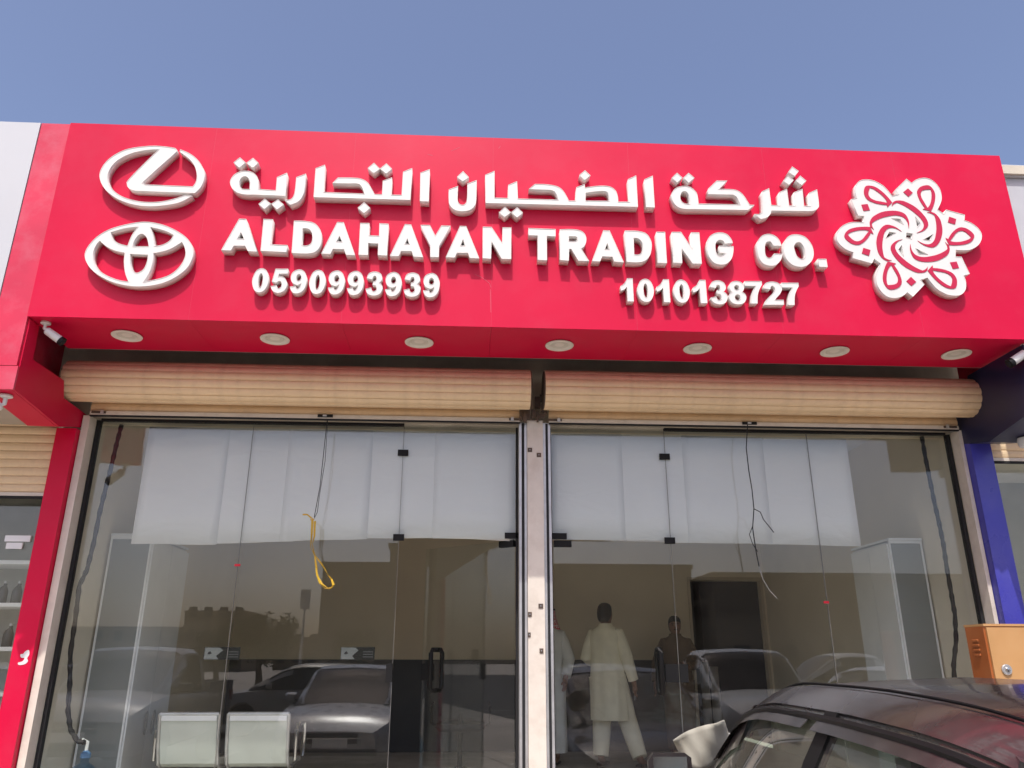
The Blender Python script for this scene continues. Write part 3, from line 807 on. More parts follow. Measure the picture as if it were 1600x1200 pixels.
# ------------------------------------------------------------------ shop glass
def pane(parent, name, x0, x1, z0, z1, y=0.0):
    return MB().box(x0, x1, y - 0.005, y + 0.005, z0, z1).build(name, GLASS, parent)
gL = thing("shop_window", (-1.8, 0, FLOOR), "large fixed shop window with two tall panes left of the open glass door", "window")
pane(gL, "pane", -2.994, -1.781, 0.47, 3.378); pane(gL, "pane", -1.777, -0.556, 0.47, 3.378)
pane(gL, "transom_pane", -0.552, 0.368, 2.462, 3.378)
gR = thing("shop_window", (2.8, 0, FLOOR), "large fixed shop window with two tall panes right of the closed glass door", "window")
pane(gR, "pane", 1.616, 2.834, 0.47, 3.378); pane(gR, "pane", 2.838, 4.048, 0.47, 3.378)
pane(gR, "transom_pane", 0.662, 1.612, 2.462, 3.378)
for par, xa, xb in ((gL, -2.994, -0.556), (gR, 1.616, 4.048)):
    MB().box(xa, xb, -0.02, 0.02, 0.452, 0.4695).build("bottom_channel", ALU, par)
    MB().box(xa, xb, -0.02, 0.02, 3.3785, 3.3995).build("top_channel", RUBBER, par)
for par, xs in ((gL, (-1.779, -0.554)), (gR, (1.614, 2.836))):
    for x in xs:
        MB().box(x - 0.0012, x + 0.0012, -0.0062, 0.0062, 0.47, 3.378).build("silicone_joint", mat("clear_silicone", (0.20, 0.195, 0.18), 0.3), par)
def clip(par, px, py, w=0.085, h=0.05):
    p = at(px, py, 0)
    MB().box(p.x - w / 2, p.x + w / 2, -0.018, -0.0055, p.z - h / 2, p.z + h / 2).bevel(0.003).build("glass_clip", BLACK, par)
clip(gL, 630, 708); clip(gL, 623, 840); clip(gR, 1038, 714); clip(gR, 1046, 845)
for par, pxx in ((gL, 802), (gR, 872)):
    p = at(pxx, 840, 0)
    MB().box(p.x - 0.068, p.x + 0.068, -0.02, 0.02, 2.468, 2.512).bevel(0.003).build("pivot_patch", BLACK, par)
RDOT = mat("red_sticker", (0.6, 0.01, 0.03), 0.4)
for par, px, py in ((gL, 371, 883), (gR, 1291, 941)):
    p = at(px, py, -0.006)
    MB().box(p.x - 0.022, p.x + 0.022, -0.0085, -0.0065, p.z - 0.009, p.z + 0.009).build("red_sticker", RDOT, par)

# doors
def door(name, hx, w, sgn, ang, label):
    """hinged at hx on the post, leaf runs sgn*w along x, swung inwards by ang"""
    t = thing(name, (hx, 0, FLOOR), label, "door", "frameless glass doors")
    z0, z1 = 0.47, 2.452
    a, b = (0.006, w) if sgn > 0 else (-w, -0.006)
    parts = []
    parts.append(MB().box(hx + a, hx + b, -0.005, 0.005, z0, z1).build("leaf", GLASS))
    e = hx + sgn * (w - 0.006)
    parts.append(MB().box(min(hx + sgn * 0.01, hx + sgn * 0.15), max(hx + sgn * 0.01, hx + sgn * 0.15), -0.02, 0.02, z1 - 0.046, z1 + 0.003).bevel(0.003).build("pivot_patch", BLACK))
    parts.append(MB().box(min(e, e - sgn * 0.10), max(e, e - sgn * 0.10), -0.022, 0.022, 1.40, 1.53).bevel(0.004).build("lock_case", BLACK))
    hxx = e - sgn * 0.14
    for s in (-1, 1):
        hp = [(hxx, s * 0.006, 1.325), (hxx, s * 0.05, 1.325), (hxx, s * 0.07, 1.35), (hxx, s * 0.07, 1.61), (hxx, s * 0.05, 1.635), (hxx, s * 0.006, 1.635)]
        parts.append(MB().tube(hp, 0.019, 12).build("pull_handle", mat("handle_black", (0.006, 0.006, 0.006), 0.45, spec=0.25), None, True))
    for o in parts:
        adopt(o, t)
    t.rotation_euler = (0, 0, ang)
    return t
door("glass_door", 0.368, 0.925, -1, -R(38), "frameless glass door standing ajar inwards, left of the middle post")
door("glass_door", 0.662, 0.950, 1, 0.0, "closed frameless glass door right of the middle post")
# lock keeper on the fixed pane of the open door
MB().box(-0.60, -0.552, -0.022, 0.022, 1.40, 1.53).bevel(0.004).build("lock_keeper", BLACK, gL)
MB().box(1.616, 1.68, -0.022, 0.022, 1.40, 1.53).bevel(0.004).build("lock_keeper", BLACK, gR)

# white film sheets stuck inside the upper glass
def film(x0, x1, z0a, z0b, z1, y, label, tilt=0.0):
    n = 10
    m = MB()
    rows = []
    for j in range(5):
        f = j / 4
        row = []
        for i in range(n + 1):
            u = i / n
            zb = z0a + (z0b - z0a) * u + 0.002 * math.sin(u * 7 + x0 * 5)
            zt = z1 - 0.005 * math.sin(u * 3.1 + x0 * 3)
            row.append((x0 + (x1 - x0) * u + tilt * f, y + 0.0008 * math.sin(u * 5 + f * 3 + x0), zb + (zt - zb) * f))
        rows.append(row)
    m.rings(rows, cap=False, closed=False)
    o = m.build("film_sheet", FILM, None, True)
    o.modifiers.new("thickness", 'SOLIDIFY').thickness = 0.0004
    tag(o, label, "film", "white film sheets on the glass")
zt = 3.340
edges = [(203, 850), (372, 850), (430, 848), (548, 842), (680, 841), (812, 847)]
xsL = [-2.615, -2.02, -1.43, -0.86, -0.24, 0.366]
labsL = ["white film sheet at the left end of the left window", "white film sheet left of the hanging yellow strap", "white film sheet behind the hanging yellow strap", "white film sheet across the seam above the lock keeper", "white film sheet in the transom above the open door"]
for i in range(5):
    film(xsL[i] - (0.0 if i == 0 else 0.055), xsL[i + 1] + (0.055 if i < 4 else 0), (2.40, 2.405, 2.43, 2.46, 2.47)[i], (2.40, 2.43, 2.455, 2.47, 2.45)[i], zt - 0.01 * (i % 2), 0.012 + 0.0018 * (i % 2), labsL[i])
xsR = [0.664, 1.20, 1.82, 2.40, 3.185]
labsR = ["white film sheet next to the post in the right transom", "white film sheet over the seam right of the closed door", "white film sheet left of the black dangling cord", "white film sheet at the right end of the right window"]
for i in range(4):
    film(xsR[i] - (0.0 if i == 0 else 0.055), xsR[i + 1] + (0.055 if i < 3 else 0), (2.47, 2.455, 2.45, 2.445)[i], (2.455, 2.45, 2.445, 2.435)[i], zt - 0.01 * (i % 2), 0.012 + 0.0018 * (i % 2), labsR[i])

# small flyers on the glass
def flyer(px0, py0, px1, py1, label):
    a, b = at(px0, py0, 0.008), at(px1, py1, 0.008)
    t = thing("flyer", (a.x, 0.008, b.z), label, "flyer", "flyers on the glass")
    w, h = b.x - a.x, a.z - b.z
    MB().box(a.x, b.x, 0.0062, 0.0075, b.z, a.z).build("sheet", BLACK, t)
    obj("white_field", plate_mesh("white_field", [[(a.x + 0.004, b.z + 0.004), (a.x + w * 0.42, b.z + 0.004), (a.x + w * 0.34, b.z + h * 0.3), (a.x + w * 0.52, b.z + h * 0.75), (a.x + w * 0.42, a.z - 0.004), (a.x + 0.004, a.z - 0.004)]], 0.0006, [mat("flyer_grey", (0.13, 0.135, 0.135), 0.5)], base=0.0060), t)
    obj("picture_shape", plate_mesh("picture_shape", [[(a.x + w * 0.10, b.z + h * 0.45), (a.x + w * 0.16, b.z + h * 0.42), (a.x + w * 0.22, b.z + h * 0.5), (a.x + w * 0.17, b.z + h * 0.68), (a.x + w * 0.12, b.z + h * 0.6)]], 0.0006, [RUBBER], base=0.0052), t)
    for k in range(3):
        obj("print_line", plate_mesh("print_line", [[(a.x + w * 0.66, b.z + h * (0.2 + 0.2 * k)), (a.x + w * 0.95, b.z + h * (0.2 + 0.2 * k)), (a.x + w * 0.95, b.z + h * (0.26 + 0.2 * k)), (a.x + w * 0.66, b.z + h * (0.26 + 0.2 * k))]], 0.0006, [mat("flyer_print", (0.07, 0.07, 0.072), 0.5)], base=0.0060), t)
flyer(320, 1011, 374, 1031, "small black and white flyer on the left window near the seam")
flyer(533, 1011, 585, 1031, "small black and white flyer on the glass beside the lock keeper")

# ------------------------------------------------------------------ cords hanging from the shutters
st = thing("hanging_strap", at(508, 658, -0.19), "yellow strap knotted on a thin cord hanging from the left shutter", "strap")
def P_(px, py, y=-0.19): return at(px, py, y)
MB().tube([P_(511, 657), P_(506, 705), P_(500, 760), P_(491, 808)], 0.0028, 6).build("cord", RUBBER, st)
MB().tube([P_(512, 657), P_(508, 720), P_(499, 775), P_(496, 800), P_(491, 810)], 0.0022, 6).build("cord", RUBBER, st)
MB().tube([P_(473, 804), P_(480, 804), P_(486, 809), P_(491, 812), P_(485, 812)], 0.006, 6).build("knot", YEL, st)
def strap(pts, w=0.0085):
    path = [P_(*p) for p in pts]
    m = MB()
    rs = []
    for i, p in enumerate(path):
        a = i * 0.8
        d = Vector((math.cos(a) * w, math.sin(a) * w * 0.8, 0.25 * w))
        rs.append([p - d, p + d, p + d + Vector((0.001, 0.0015, 0)), p - d + Vector((0.001, 0.0015, 0))])
    return m.rings(rs).build("strap_loop", YEL, st, True)
strap([(488, 812), (487, 835), (485, 855), (492, 868), (500, 878), (507, 888), (512, 898), (518, 905), (521, 914), (516, 920), (507, 919), (500, 912), (496, 900), (494, 892)])
strap([(492, 814), (491, 838), (488, 850), (492, 870), (494, 885), (495, 896)], 0.008)
strap([(497, 902), (503, 912), (512, 919), (519, 917)], 0.006)
ct = thing("dangling_cord", at(1168, 664, -0.19), "frayed black cord dangling from the right shutter over the white film", "cord")
MB().tube([P_(1168, 664), P_(1166, 700), P_(1170, 735), P_(1175, 765), P_(1178, 795), P_(1176, 825), P_(1181, 860), P_(1186, 885)], 0.0042, 7).build("cord", RUBBER, ct, True)
MB().tube([P_(1178, 795), P_(1188, 800), P_(1193, 812), P_(1203, 824), P_(1209, 832)], 0.0035, 6).build("frayed_end", RUBBER, ct, True)
MB().tube([P_(1176, 822), P_(1171, 835), P_(1176, 850), P_(1184, 862)], 0.003, 6).build("frayed_end", RUBBER, ct, True)
MB().tube([P_(1186, 885), P_(1192, 905), P_(1202, 922), P_(1214, 935)], 0.002, 6).build("frayed_end", ALU, ct, True)

# ------------------------------------------------------------------ inside: cable conduits, cupboards, chairs
def conduit(pts, label, y=0.12):
    path = []
    for i, (px, py) in enumerate(pts):
        path.append(at(px, py, y))
    dense = []
    for a, b in zip(path, path[1:]):
        for k in range(5):
            dense.append(a.lerp(b, k / 5))
    dense.append(path[-1])
    rr = [0.017 + 0.003 * math.sin(i * 2.3) for i in range(len(dense))]
    o = MB().tube(dense, rr, 9).build("cable_conduit", RUBBER, None, True)
    tag(o, label, "cable", "black cable conduits behind the glass")
conduit([(190, 664), (183, 690), (176, 720), (166, 760), (156, 800), (146, 850), (136, 890), (124, 915), (118, 965), (110, 1020), (109, 1070), (106, 1110), (110, 1140), (121, 1158), (133, 1160)], "taped black cable conduit hanging behind the left end of the glass")
conduit([(1440, 680), (1446, 715), (1452, 745), (1460, 785), (1468, 820), (1474, 850), (1479, 885), (1486, 925), (1492, 960), (1494, 1000), (1490, 1040), (1492, 1070), (1496, 1100), (1500, 1200)], "taped black cable conduit hanging behind the right end of the glass")
wbp = at(131, 1196, 0.2)
wb = thing("water_bottle", (wbp.x, 0.2, FLOOR), "clear blue water dispenser bottle with pump at the lower left corner", "bottle")
zb = wbp.z
bl = glass_mat("bottle_plastic", (0.55, 0.75, 0.90), 0.05)
MB().box(wbp.x - 0.17, wbp.x + 0.17, 0.06, 0.36, FLOOR + 0.002, zb - 0.40).bevel(0.01).build("stand", MELW, wb)
MB().lathe([(0.0, -0.398), (0.13, -0.398), (0.135, -0.37), (0.135, -0.12), (0.12, -0.05), (0.06, 0.0), (0.032, 0.02), (0.032, 0.05), (0.0, 0.05)], (wbp.x, 0.2, zb), n=20).build("bottle", bl, wb, True)
MB().lathe([(0.0, 0.051), (0.036, 0.051), (0.036, 0.08), (0.015, 0.10), (0.0, 0.10)], (wbp.x, 0.2, zb), n=16).build("cap", mat("blue_cap", (0.10, 0.22, 0.40), 0.4), wb, True)
MB().tube([(wbp.x, 0.2, zb + 0.10), (wbp.x, 0.2, zb + 0.155), (wbp.x - 0.03, 0.17, zb + 0.175)], 0.012, 8).build("spout", MELW, wb, True)

def cupboard(x0, x1, y0, y1, top, inner, label):
    """wall cupboard: grey front towards the glass in an aluminium frame, white doors on the inner side"""
    t = thing("tall_cupboard", ((x0 + x1) / 2, (y0 + y1) / 2, FLOOR), label, "cupboard", "tall cupboards by the side walls")
    z0 = FLOOR + 0.002
    MB().box(x0 + 0.01, x1 - 0.01, y0 + 0.012, y1, z0, top).build("carcass", MELW, t)
    MB().box(x0 + 0.0165, x1 - 0.0165, y0 + 0.004, y0 + 0.0118, z0 + 0.161, top - 0.0165).build("front_panel", MELG, t)
    fr = MB()
    q = 0.016
    fr.box(x0, x0 + q, y0, y0 + 0.0118, z0, top + 0.01); fr.box(x1 - q, x1, y0, y0 + 0.0118, z0, top + 0.01)
    fr.box(x0 + q, x1 - q, y0, y0 + 0.0118, top - q, top + 0.01); fr.box(x0 + q, x1 - q, y0, y0 + 0.0118, z0, z0 + 0.16)
    fr.build("frame", MELW, t)
    xi = x1 if inner > 0 else x0
    d = 0.012 * inner
    n = 2
    for k in range(n):
        ya = y0 + 0.02 + k * (y1 - y0 - 0.02) / n
        yb = ya + (y1 - y0 - 0.02) / n - 0.006
        dr = MB().box(min(xi - d * 0.8, xi + d), max(xi - d * 0.8, xi + d), ya, yb, z0 + 0.1, top - 0.02).bevel(0.002).build("door", MELW, t)
        hy = yb - 0.08 if k == 0 else ya + 0.08
        loop = [(xi + d * 2.2, hy + 0.03 * math.cos(a_ * math.pi / 6), 1.05 + 0.09 * math.sin(a_ * math.pi / 6)) for a_ in range(13)]
        MB().tube(loop, 0.006, 6).build("handle", ALU, dr, True)
    MB().box(x0 - 0.0, x1 + 0.0, y0 - 0.01, y1, top + 0.011, top + 0.03).build("top", MELW, t)
cupboard(-3.075, -2.725, 0.70, 1.62, 2.55, 1, "tall grey and white cupboard by the left wall behind the glass")
cupboard(3.80, 4.11, 0.72, 1.45, 2.58, -1, "tall grey and white cupboard by the right wall behind the glass")

MESHM = mat("perforated_steel", (0.62, 0.66, 0.60), 0.4, metal=0.2, var=0.04)
def waiting_seat(x0, x1, label):
    t = thing("waiting_chair", ((x0 + x1) / 2, 0.7, FLOOR), label, "chair", "waiting chairs by the window")
    xm = (x0 + x1) / 2
    zt_, zs = 1.155, FLOOR + 0.32
    # back: gently curved panel leaning towards the window, seat panel running inwards
    pr = [(0.50, zt_), (0.52, zt_ - 0.12), (0.55, zt_ - 0.25), (0.60, zs + 0.02), (0.66, zs - 0.01), (0.80, zs - 0.015), (1.02, zs + 0.02), (1.06, zs + 0.0)]
    def strip(a, b, off, nm, m, par):
        return MB().rings([[(a, y + off, z) for y, z in pr] + [(a, y + off + 0.006, z + 0.004) for y, z in pr[::-1]], [(b, y + off, z) for y, z in pr] + [(b, y + off + 0.006, z + 0.004) for y, z in pr[::-1]]]).build(nm, m, par, True)
    strip(x0 + 0.02, x1 - 0.02, 0, "shell", MESHM, t)
    fr = MB().tube([(x0 + 0.015, y, z) for y, z in pr], 0.014, 8).tube([(x1 - 0.015, y, z) for y, z in pr], 0.014, 8)
    fr.tube([(x0 + 0.015, 0.50, zt_), (x1 - 0.015, 0.50, zt_)], 0.015, 8)
    fr.build("frame", ALU, t, True)
    MB().box(x0 + 0.03, x1 - 0.03, 0.492, 0.4995, zt_ - 0.05, zt_ - 0.005).build("head_band", MELW, t)
    return t
ch1 = waiting_seat(-2.40, -1.915, "pale perforated steel waiting chair, left one of the pair behind the window")
ch2 = waiting_seat(-1.875, -1.375, "pale perforated steel waiting chair, right one of the pair beside the armrest")
bmx = thing("chair_beam", (-1.9, 0.75, FLOOR), "steel beam with legs and chrome armrest carrying the pair of waiting chairs", "chair base")
MB().box(-2.45, -1.30, 0.72, 0.78, FLOOR + 0.22, FLOOR + 0.28).bevel(0.006).build("beam", BLACK, bmx)
for x in (-2.3, -1.45):
    MB().tube([(x, 0.5, FLOOR + 0.02), (x, 0.75, FLOOR + 0.12), (x, 1.0, FLOOR + 0.02)], 0.022, 8).build("foot", ALU, bmx, True)
    MB().tube([(x, 0.75, FLOOR + 0.12), (x, 0.75, FLOOR + 0.225)], 0.028, 8).build("column", ALU, bmx, True)
CHR = mat("chrome", (0.6, 0.6, 0.6), 0.12, metal=1.0, var=0.02)
for x in (-1.34, -2.43):
    MB().tube([(x, 0.62, FLOOR + 0.36), (x, 0.60, FLOOR + 0.50), (x, 0.60, FLOOR + 0.58), (x, 0.64, FLOOR + 0.62), (x, 0.90, FLOOR + 0.62), (x, 0.94, FLOOR + 0.56), (x, 0.92, FLOOR + 0.36)], 0.015, 8).build("armrest", CHR, bmx, True)

# swivel chair deeper in the room
oc = thing("office_chair", (-0.05, 2.2, FLOOR), "dark swivel office chair inside behind the open door", "chair")
OCM = mat("dark_mesh_fabric", (0.02, 0.02, 0.022), 0.8)
MB().lathe([(0.0, 0.45), (0.22, 0.45), (0.25, 0.48), (0.24, 0.52), (0.0, 0.53)], (-0.05, 2.2, FLOOR), n=20).build("seat", OCM, oc, True)
MB().rings([[(-0.05 + s * 0.21, 2.0 - 0.03 * abs(s), FLOOR + 0.58) for s in (-1, -.5, 0, .5, 1)] + [(-0.05 + s * 0.21, 1.96 - 0.03 * abs(s), FLOOR + 0.58) for s in (1, .5, 0, -.5, -1)],
            [(-0.05 + s * 0.23, 1.95 - 0.03 * abs(s), FLOOR + 0.85) for s in (-1, -.5, 0, .5, 1)] + [(-0.05 + s * 0.23, 1.91 - 0.03 * abs(s), FLOOR + 0.85) for s in (1, .5, 0, -.5, -1)],
            [(-0.05 + s * 0.16, 1.90, FLOOR + 1.10) for s in (-1, -.5, 0, .5, 1)] + [(-0.05 + s * 0.16, 1.87, FLOOR + 1.10) for s in (1, .5, 0, -.5, -1)]]).build("backrest", OCM, oc, True)
MB().tube([(-0.05, 2.2, FLOOR + 0.10), (-0.05, 2.2, FLOOR + 0.45)], 0.025, 10).build("gas_column", BLACK, oc, True)
MB().tube([(-0.05, 2.15, FLOOR + 0.46), (-0.05, 1.98, FLOOR + 0.50), (-0.05, 1.965, FLOOR + 0.62)], 0.02, 8).build("back_bracket", BLACK, oc, True)
for k in range(5):
    a = k * 2 * math.pi / 5 + 0.3
    l_ = MB().tube([(-0.05, 2.2, FLOOR + 0.11), (-0.05 + 0.3 * math.cos(a), 2.2 + 0.3 * math.sin(a), FLOOR + 0.075)], [0.025, 0.016], 8).build("base_arm", CHR, oc, True)
    MB().lathe([(0.0, -0.012), (0.026, -0.012), (0.026, 0.012), (0.0, 0.012)], (-0.05 + 0.3 * math.cos(a), 2.2 + 0.3 * math.sin(a), FLOOR + 0.03), 'X', 12).build("castor", BLACK, l_, True)
for s in (-1, 1):
    MB().tube([(-0.05 + s * 0.2, 2.2, FLOOR + 0.47), (-0.05 + s * 0.29, 2.2, FLOOR + 0.52), (-0.05 + s * 0.29, 2.2, FLOOR + 0.68), (-0.05 + s * 0.28, 2.05, FLOOR + 0.70), (-0.05 + s * 0.28, 2.3, FLOOR + 0.70)], 0.014, 8).build("armrest", BLACK, oc, True)

# rolls standing in the rear room
for x, h_, lb in ((3.42, 1.55, "taller pale paper roll standing in the dark doorway"), (3.56, 1.48, "shorter pale paper roll standing in the dark doorway")):
    o = MB().lathe([(0.03, 0.0), (0.06, 0.0), (0.06, h_ - FLOOR), (0.03, h_ - FLOOR)], (x, 5.6, FLOOR + 0.002), n=16).build("paper_roll", mat("paper", (0.45, 0.43, 0.38), 0.8), None, True)
    tag(o, lb, "roll", "rolls in the rear room")

# ------------------------------------------------------------------ people inside
def skin_body(name, verts, edges, root, mtl, parent, sub=2):
    me = bpy.data.meshes.new(name + "_skeleton")
    me.from_pydata([v[0] for v in verts], edges, [])
    o = bpy.data.objects.new(name + "_tmp", me)
    COL.objects.link(o)
    md = o.modifiers.new("skin", 'SKIN')
    md.use_smooth_shade = True
    for i, v in enumerate(verts):
        sv = me.skin_vertices[0].data[i]
        sv.radius = v[1] if isinstance(v[1], tuple) else (v[1], v[1])
        sv.use_root = (i == root)
    ss = o.modifiers.new("sub", 'SUBSURF'); ss.levels = sub; ss.render_levels = sub
    dg = bpy.context.evaluated_depsgraph_get()
    m2 = bpy.data.meshes.new_from_object(o.evaluated_get(dg))
    bpy.data.objects.remove(o); bpy.data.meshes.remove(me)
    m2.name = name
    m2.materials.clear(); m2.materials.append(mtl)
    for p in m2.polygons: p.use_smooth = True
    return obj(name, m2, parent)

def hand_chain(V, E, wi, wrist, dirv, side, curl=0.5, s=1.0):
    """palm and five fingers growing from the wrist vertex; dirv hand direction, side towards the thumb"""
    d = Vector(dirv).normalized(); sd_ = Vector(side).normalized(); nrm = d.cross(sd_)
    V.append((Vector(wrist) + d * 0.05 * s, (0.030 * s, 0.017 * s))); p0 = len(V) - 1; E.append((wi, p0))
    V.append((Vector(wrist) + d * 0.09 * s, (0.034 * s, 0.015 * s))); p1 = len(V) - 1; E.append((p0, p1))
    for k, (off, ln) in enumerate(((0.027, 0.068), (0.009, 0.076), (-0.009, 0.070), (-0.026, 0.055))):
        b0 = Vector(wrist) + d * 0.098 * s + sd_ * off * s
        last = p1; dd = d.copy(); pos = b0
        for j in range(3):
            pos = pos + dd * (ln / 3) * s if j else b0 + dd * 0.018 * s
            V.append((pos.copy(), 0.0085 * s)); E.append((last, len(V) - 1)); last = len(V) - 1
            dd = (dd + nrm * curl * 0.5).normalized()
    tpos = Vector(wrist) + d * 0.045 * s + sd_ * 0.034 * s
    last = p0
    for j in range(3):
        V.append((tpos.copy(), 0.0095 * s)); E.append((last, len(V) - 1)); last = len(V) - 1
        tpos = tpos + (d * 0.7 + sd_ * (0.5 - 0.3 * j) + nrm * 0.25).normalized() * 0.027 * s

def ring(cx, cy, z, rx, ry, n=18, rot_=0.0, wob=0.0, ph=0.0):
    out = []
    for k in range(n):
        a = 2 * math.pi * k / n
        w = 1 + wob * math.sin(5 * a + ph) + wob * 0.6 * math.sin(9 * a + 2 * ph)
        x, y = rx * math.cos(a) * w, ry * math.sin(a) * w
        out.append((cx + x * math.cos(rot_) - y * math.sin(rot_), cy + x * math.sin(rot_) + y * math.cos(rot_), z))
    return out

def person(loc, rz, h, label, outfit, cloth, legs, arms, trousers=True, hem=0.56):
    """local frame: facing +y, x to the person's right; built at 1.72 m and scaled"""
    s = h / 1.72
    t = thing("person", (0, 0, 0), label, "person", "people inside the shop")
    V = [((0, 0, 0.95), (0.14, 0.10)), ((0, 0.0, 1.12), (0.125, 0.09)), ((0, -0.01, 1.30), (0.15, 0.10)), ((0, -0.01, 1.41), (0.10, 0.075)), ((0, 0.0, 1.475), 0.055), ((0, 0.012, 1.53), (0.060, 0.066)), ((0, 0.012, 1.60), (0.074, 0.094)), ((0, 0.005, 1.66), (0.070, 0.085)), ((0, 0.0, 1.70), (0.04, 0.05))]
    E = [(i, i + 1) for i in range(8)]
    def add(p, r, frm):
        V.append((p, r)); E.append((frm, len(V) - 1)); return len(V) - 1
    nose = add((0, 0.098, 1.595), (0.012, 0.018), 6)
    add((0, 0.112, 1.578), 0.013, nose)
    for s_ in (-1, 1):
        add((s_ * 0.082, 0.0, 1.595), (0.010, 0.022), 6)
    for s_, key in ((-1, 'L'), (1, 'R')):
        sh2 = add((s_ * 0.165, -0.01, 1.395), 0.062, 3)
        el, wr, hd, th = arms[key]
        e_ = add(el, 0.044, sh2); w_ = add(wr, 0.030, e_)
        hand_chain(V, E, w_, wr, hd, th, 0.55)
        hip = add((s_ * 0.09, 0, 0.88), 0.085, 0)
        kn, an = legs[key]
        k_ = add(kn, 0.058, hip); a_ = add(an, 0.042, k_)
        f = Vector(an) + Vector((s_ * 0.01, 0.07, -0.045)); f1 = add(f, (0.04, 0.03), a_)
        add(f + Vector((s_ * 0.01, 0.09, -0.01)), (0.036, 0.022), f1)
    body = skin_body("body", V, E, 0, SKIN, t)
    # clothes
    wv = 0.018
    kz = [(hem, 0.215, 0.170), (hem + 0.02, 0.215, 0.17), (0.75, 0.205, 0.165), (0.92, 0.200, 0.158), (1.08, 0.185, 0.138), (1.22, 0.195, 0.135), (1.33, 0.215, 0.130), (1.395, 0.205, 0.118), (1.44, 0.155, 0.105), (1.475, 0.088, 0.088), (1.505, 0.076, 0.080)]
    rings_ = []
    for i, (z, rx, ry) in enumerate(kz):
        f = max(0.0, (1.2 - z))
        sw = outfit.get('sway', (0, 0))
        rings_.append(ring(sw[0] * f, -0.005 + sw[1] * f, z, rx, ry, 44, wob=wv * (2.2 if z < 1.0 else 1.2 if z < 1.25 else 0.4), ph=0.9 + i * 0.06))
    MB().rings(rings_, cap=False).build(outfit['name'], cloth, t, True)
    for key, s_ in (('L', -1), ('R', 1)):
        el, wr, hd, th = arms[key]
        a0 = Vector((s_ * 0.15, -0.01, 1.40)); a1 = Vector(el); a2 = Vector(wr)
        pth = [Vector((s_ * 0.10, -0.01, 1.405)), a0, a0.lerp(a1, 0.33), a0.lerp(a1, 0.7), a1, a1.lerp(a2, 0.3), a1.lerp(a2, 0.65), a2 - (a2 - a1).normalized() * 0.02]
        MB().tube(pth, [0.055, 0.066, 0.074, 0.074, 0.072, 0.067, 0.061, 0.057], 16).build("sleeve", cloth, t, True)
        if trousers:
            kn, an = legs[key]
            h0 = Vector((s_ * 0.09, 0, 0.92)); k0 = Vector(kn); n0 = Vector(an) + Vector((0, 0, 0.015))
            MB().tube([h0, h0.lerp(k0, 0.5), k0, k0.lerp(n0, 0.35), k0.lerp(n0, 0.7), n0], [0.125, 0.12, 0.105, 0.100, 0.092, 0.082], 16).build("trouser_leg", cloth, t, True)
        an = Vector(legs[key][1])
        MB().rings([[(an.x + u * 0.045, an.y - 0.06 + v, an.z - 0.078) for u, v in ((-.7, 0), (.7, 0), (1, .10), (.9, .22), (.3, .27), (-.3, .27), (-.9, .22), (-1, .10))],
                    [(an.x + u * 0.047, an.y - 0.06 + v, an.z - 0.055) for u, v in ((-.7, 0), (.7, 0), (1, .10), (.9, .22), (.3, .275), (-.3, .275), (-.9, .22), (-1, .10))]]).build("sandal", LEATHER, t, True)
    if outfit.get('headcloth'):
        hc = outfit['headcloth']
        MB().rings([ring(0, 0.0, 1.735, 0.03, 0.04, 18), ring(0, 0.0, 1.72, 0.075, 0.09, 18), ring(0, -0.005, 1.66, 0.098, 0.118, 18, wob=.02), ring(0, -0.02, 1.58, 0.108, 0.115, 18, wob=.03), ring(0, -0.05, 1.50, 0.125, 0.10, 18, wob=.05), ring(0, -0.06, 1.42, 0.175, 0.12, 18, wob=.05, ph=1), ring(0, -0.075, 1.33, 0.20, 0.12, 18, wob=.06, ph=2), ring(0, -0.08, 1.22, 0.19, 0.115, 18, wob=.08, ph=3)], cap=False).build("headcloth", hc, t, True)
        MB().tube([(0.088 * math.cos(a_ * .5236), 0.105 * math.sin(a_ * .5236), 1.685) for a_ in range(13)], 0.012, 8).build("head_cord", BLACK, t, True)
    else:
        hr = []
        for z, rx, ry, oy in ((1.738, 0.012, 0.018, -0.006), (1.733, 0.036, 0.046, -0.008), (1.718, 0.060, 0.074, -0.010), (1.692, 0.077, 0.094, -0.011), (1.655, 0.0845, 0.102, -0.014), (1.61, 0.084, 0.096, -0.027), (1.565, 0.077, 0.072, -0.048), (1.535, 0.062, 0.050, -0.058), (1.522, 0.05, 0.03, -0.060)):
            hr.append(ring(0, oy, z, rx, ry, 18, wob=.012, ph=z * 40))
        MB().rings(hr).build("hair", HAIR, t, True)
        MB().rings([[(u * 0.026, 0.098 - abs(u) * 0.02, 1.548) for u in (-1, -.5, 0, .5, 1)] + [(u * 0.026, 0.098 - abs(u) * 0.02, 1.560) for u in (1, .5, 0, -.5, -1)], [(u * 0.024, 0.108 - abs(u) * 0.02, 1.550) for u in (-1, -.5, 0, .5, 1)] + [(u * 0.024, 0.108 - abs(u) * 0.02, 1.558) for u in (1, .5, 0, -.5, -1)]]).build("moustache", HAIR, t, True)
    for s_ in (-1, 1):
        MB().lathe([(0.0, -0.008), (0.009, -0.004), (0.011, 0.0), (0.009, 0.004), (0.0, 0.008)], (s_ * 0.032, 0.092, 1.612), 'Y', 10).build("eye", RUBBER, t, True)
        MB().tube([(s_ * 0.016, 0.100, 1.632), (s_ * 0.032, 0.099, 1.637), (s_ * 0.050, 0.088, 1.632)], 0.005, 6).build("eyebrow", HAIR, t, True)
    t.scale = (s, s, s)
    t.rotation_euler = (0, 0, rz)
    t.location = loc
    return t
d_ = (0, 0.25, -1)
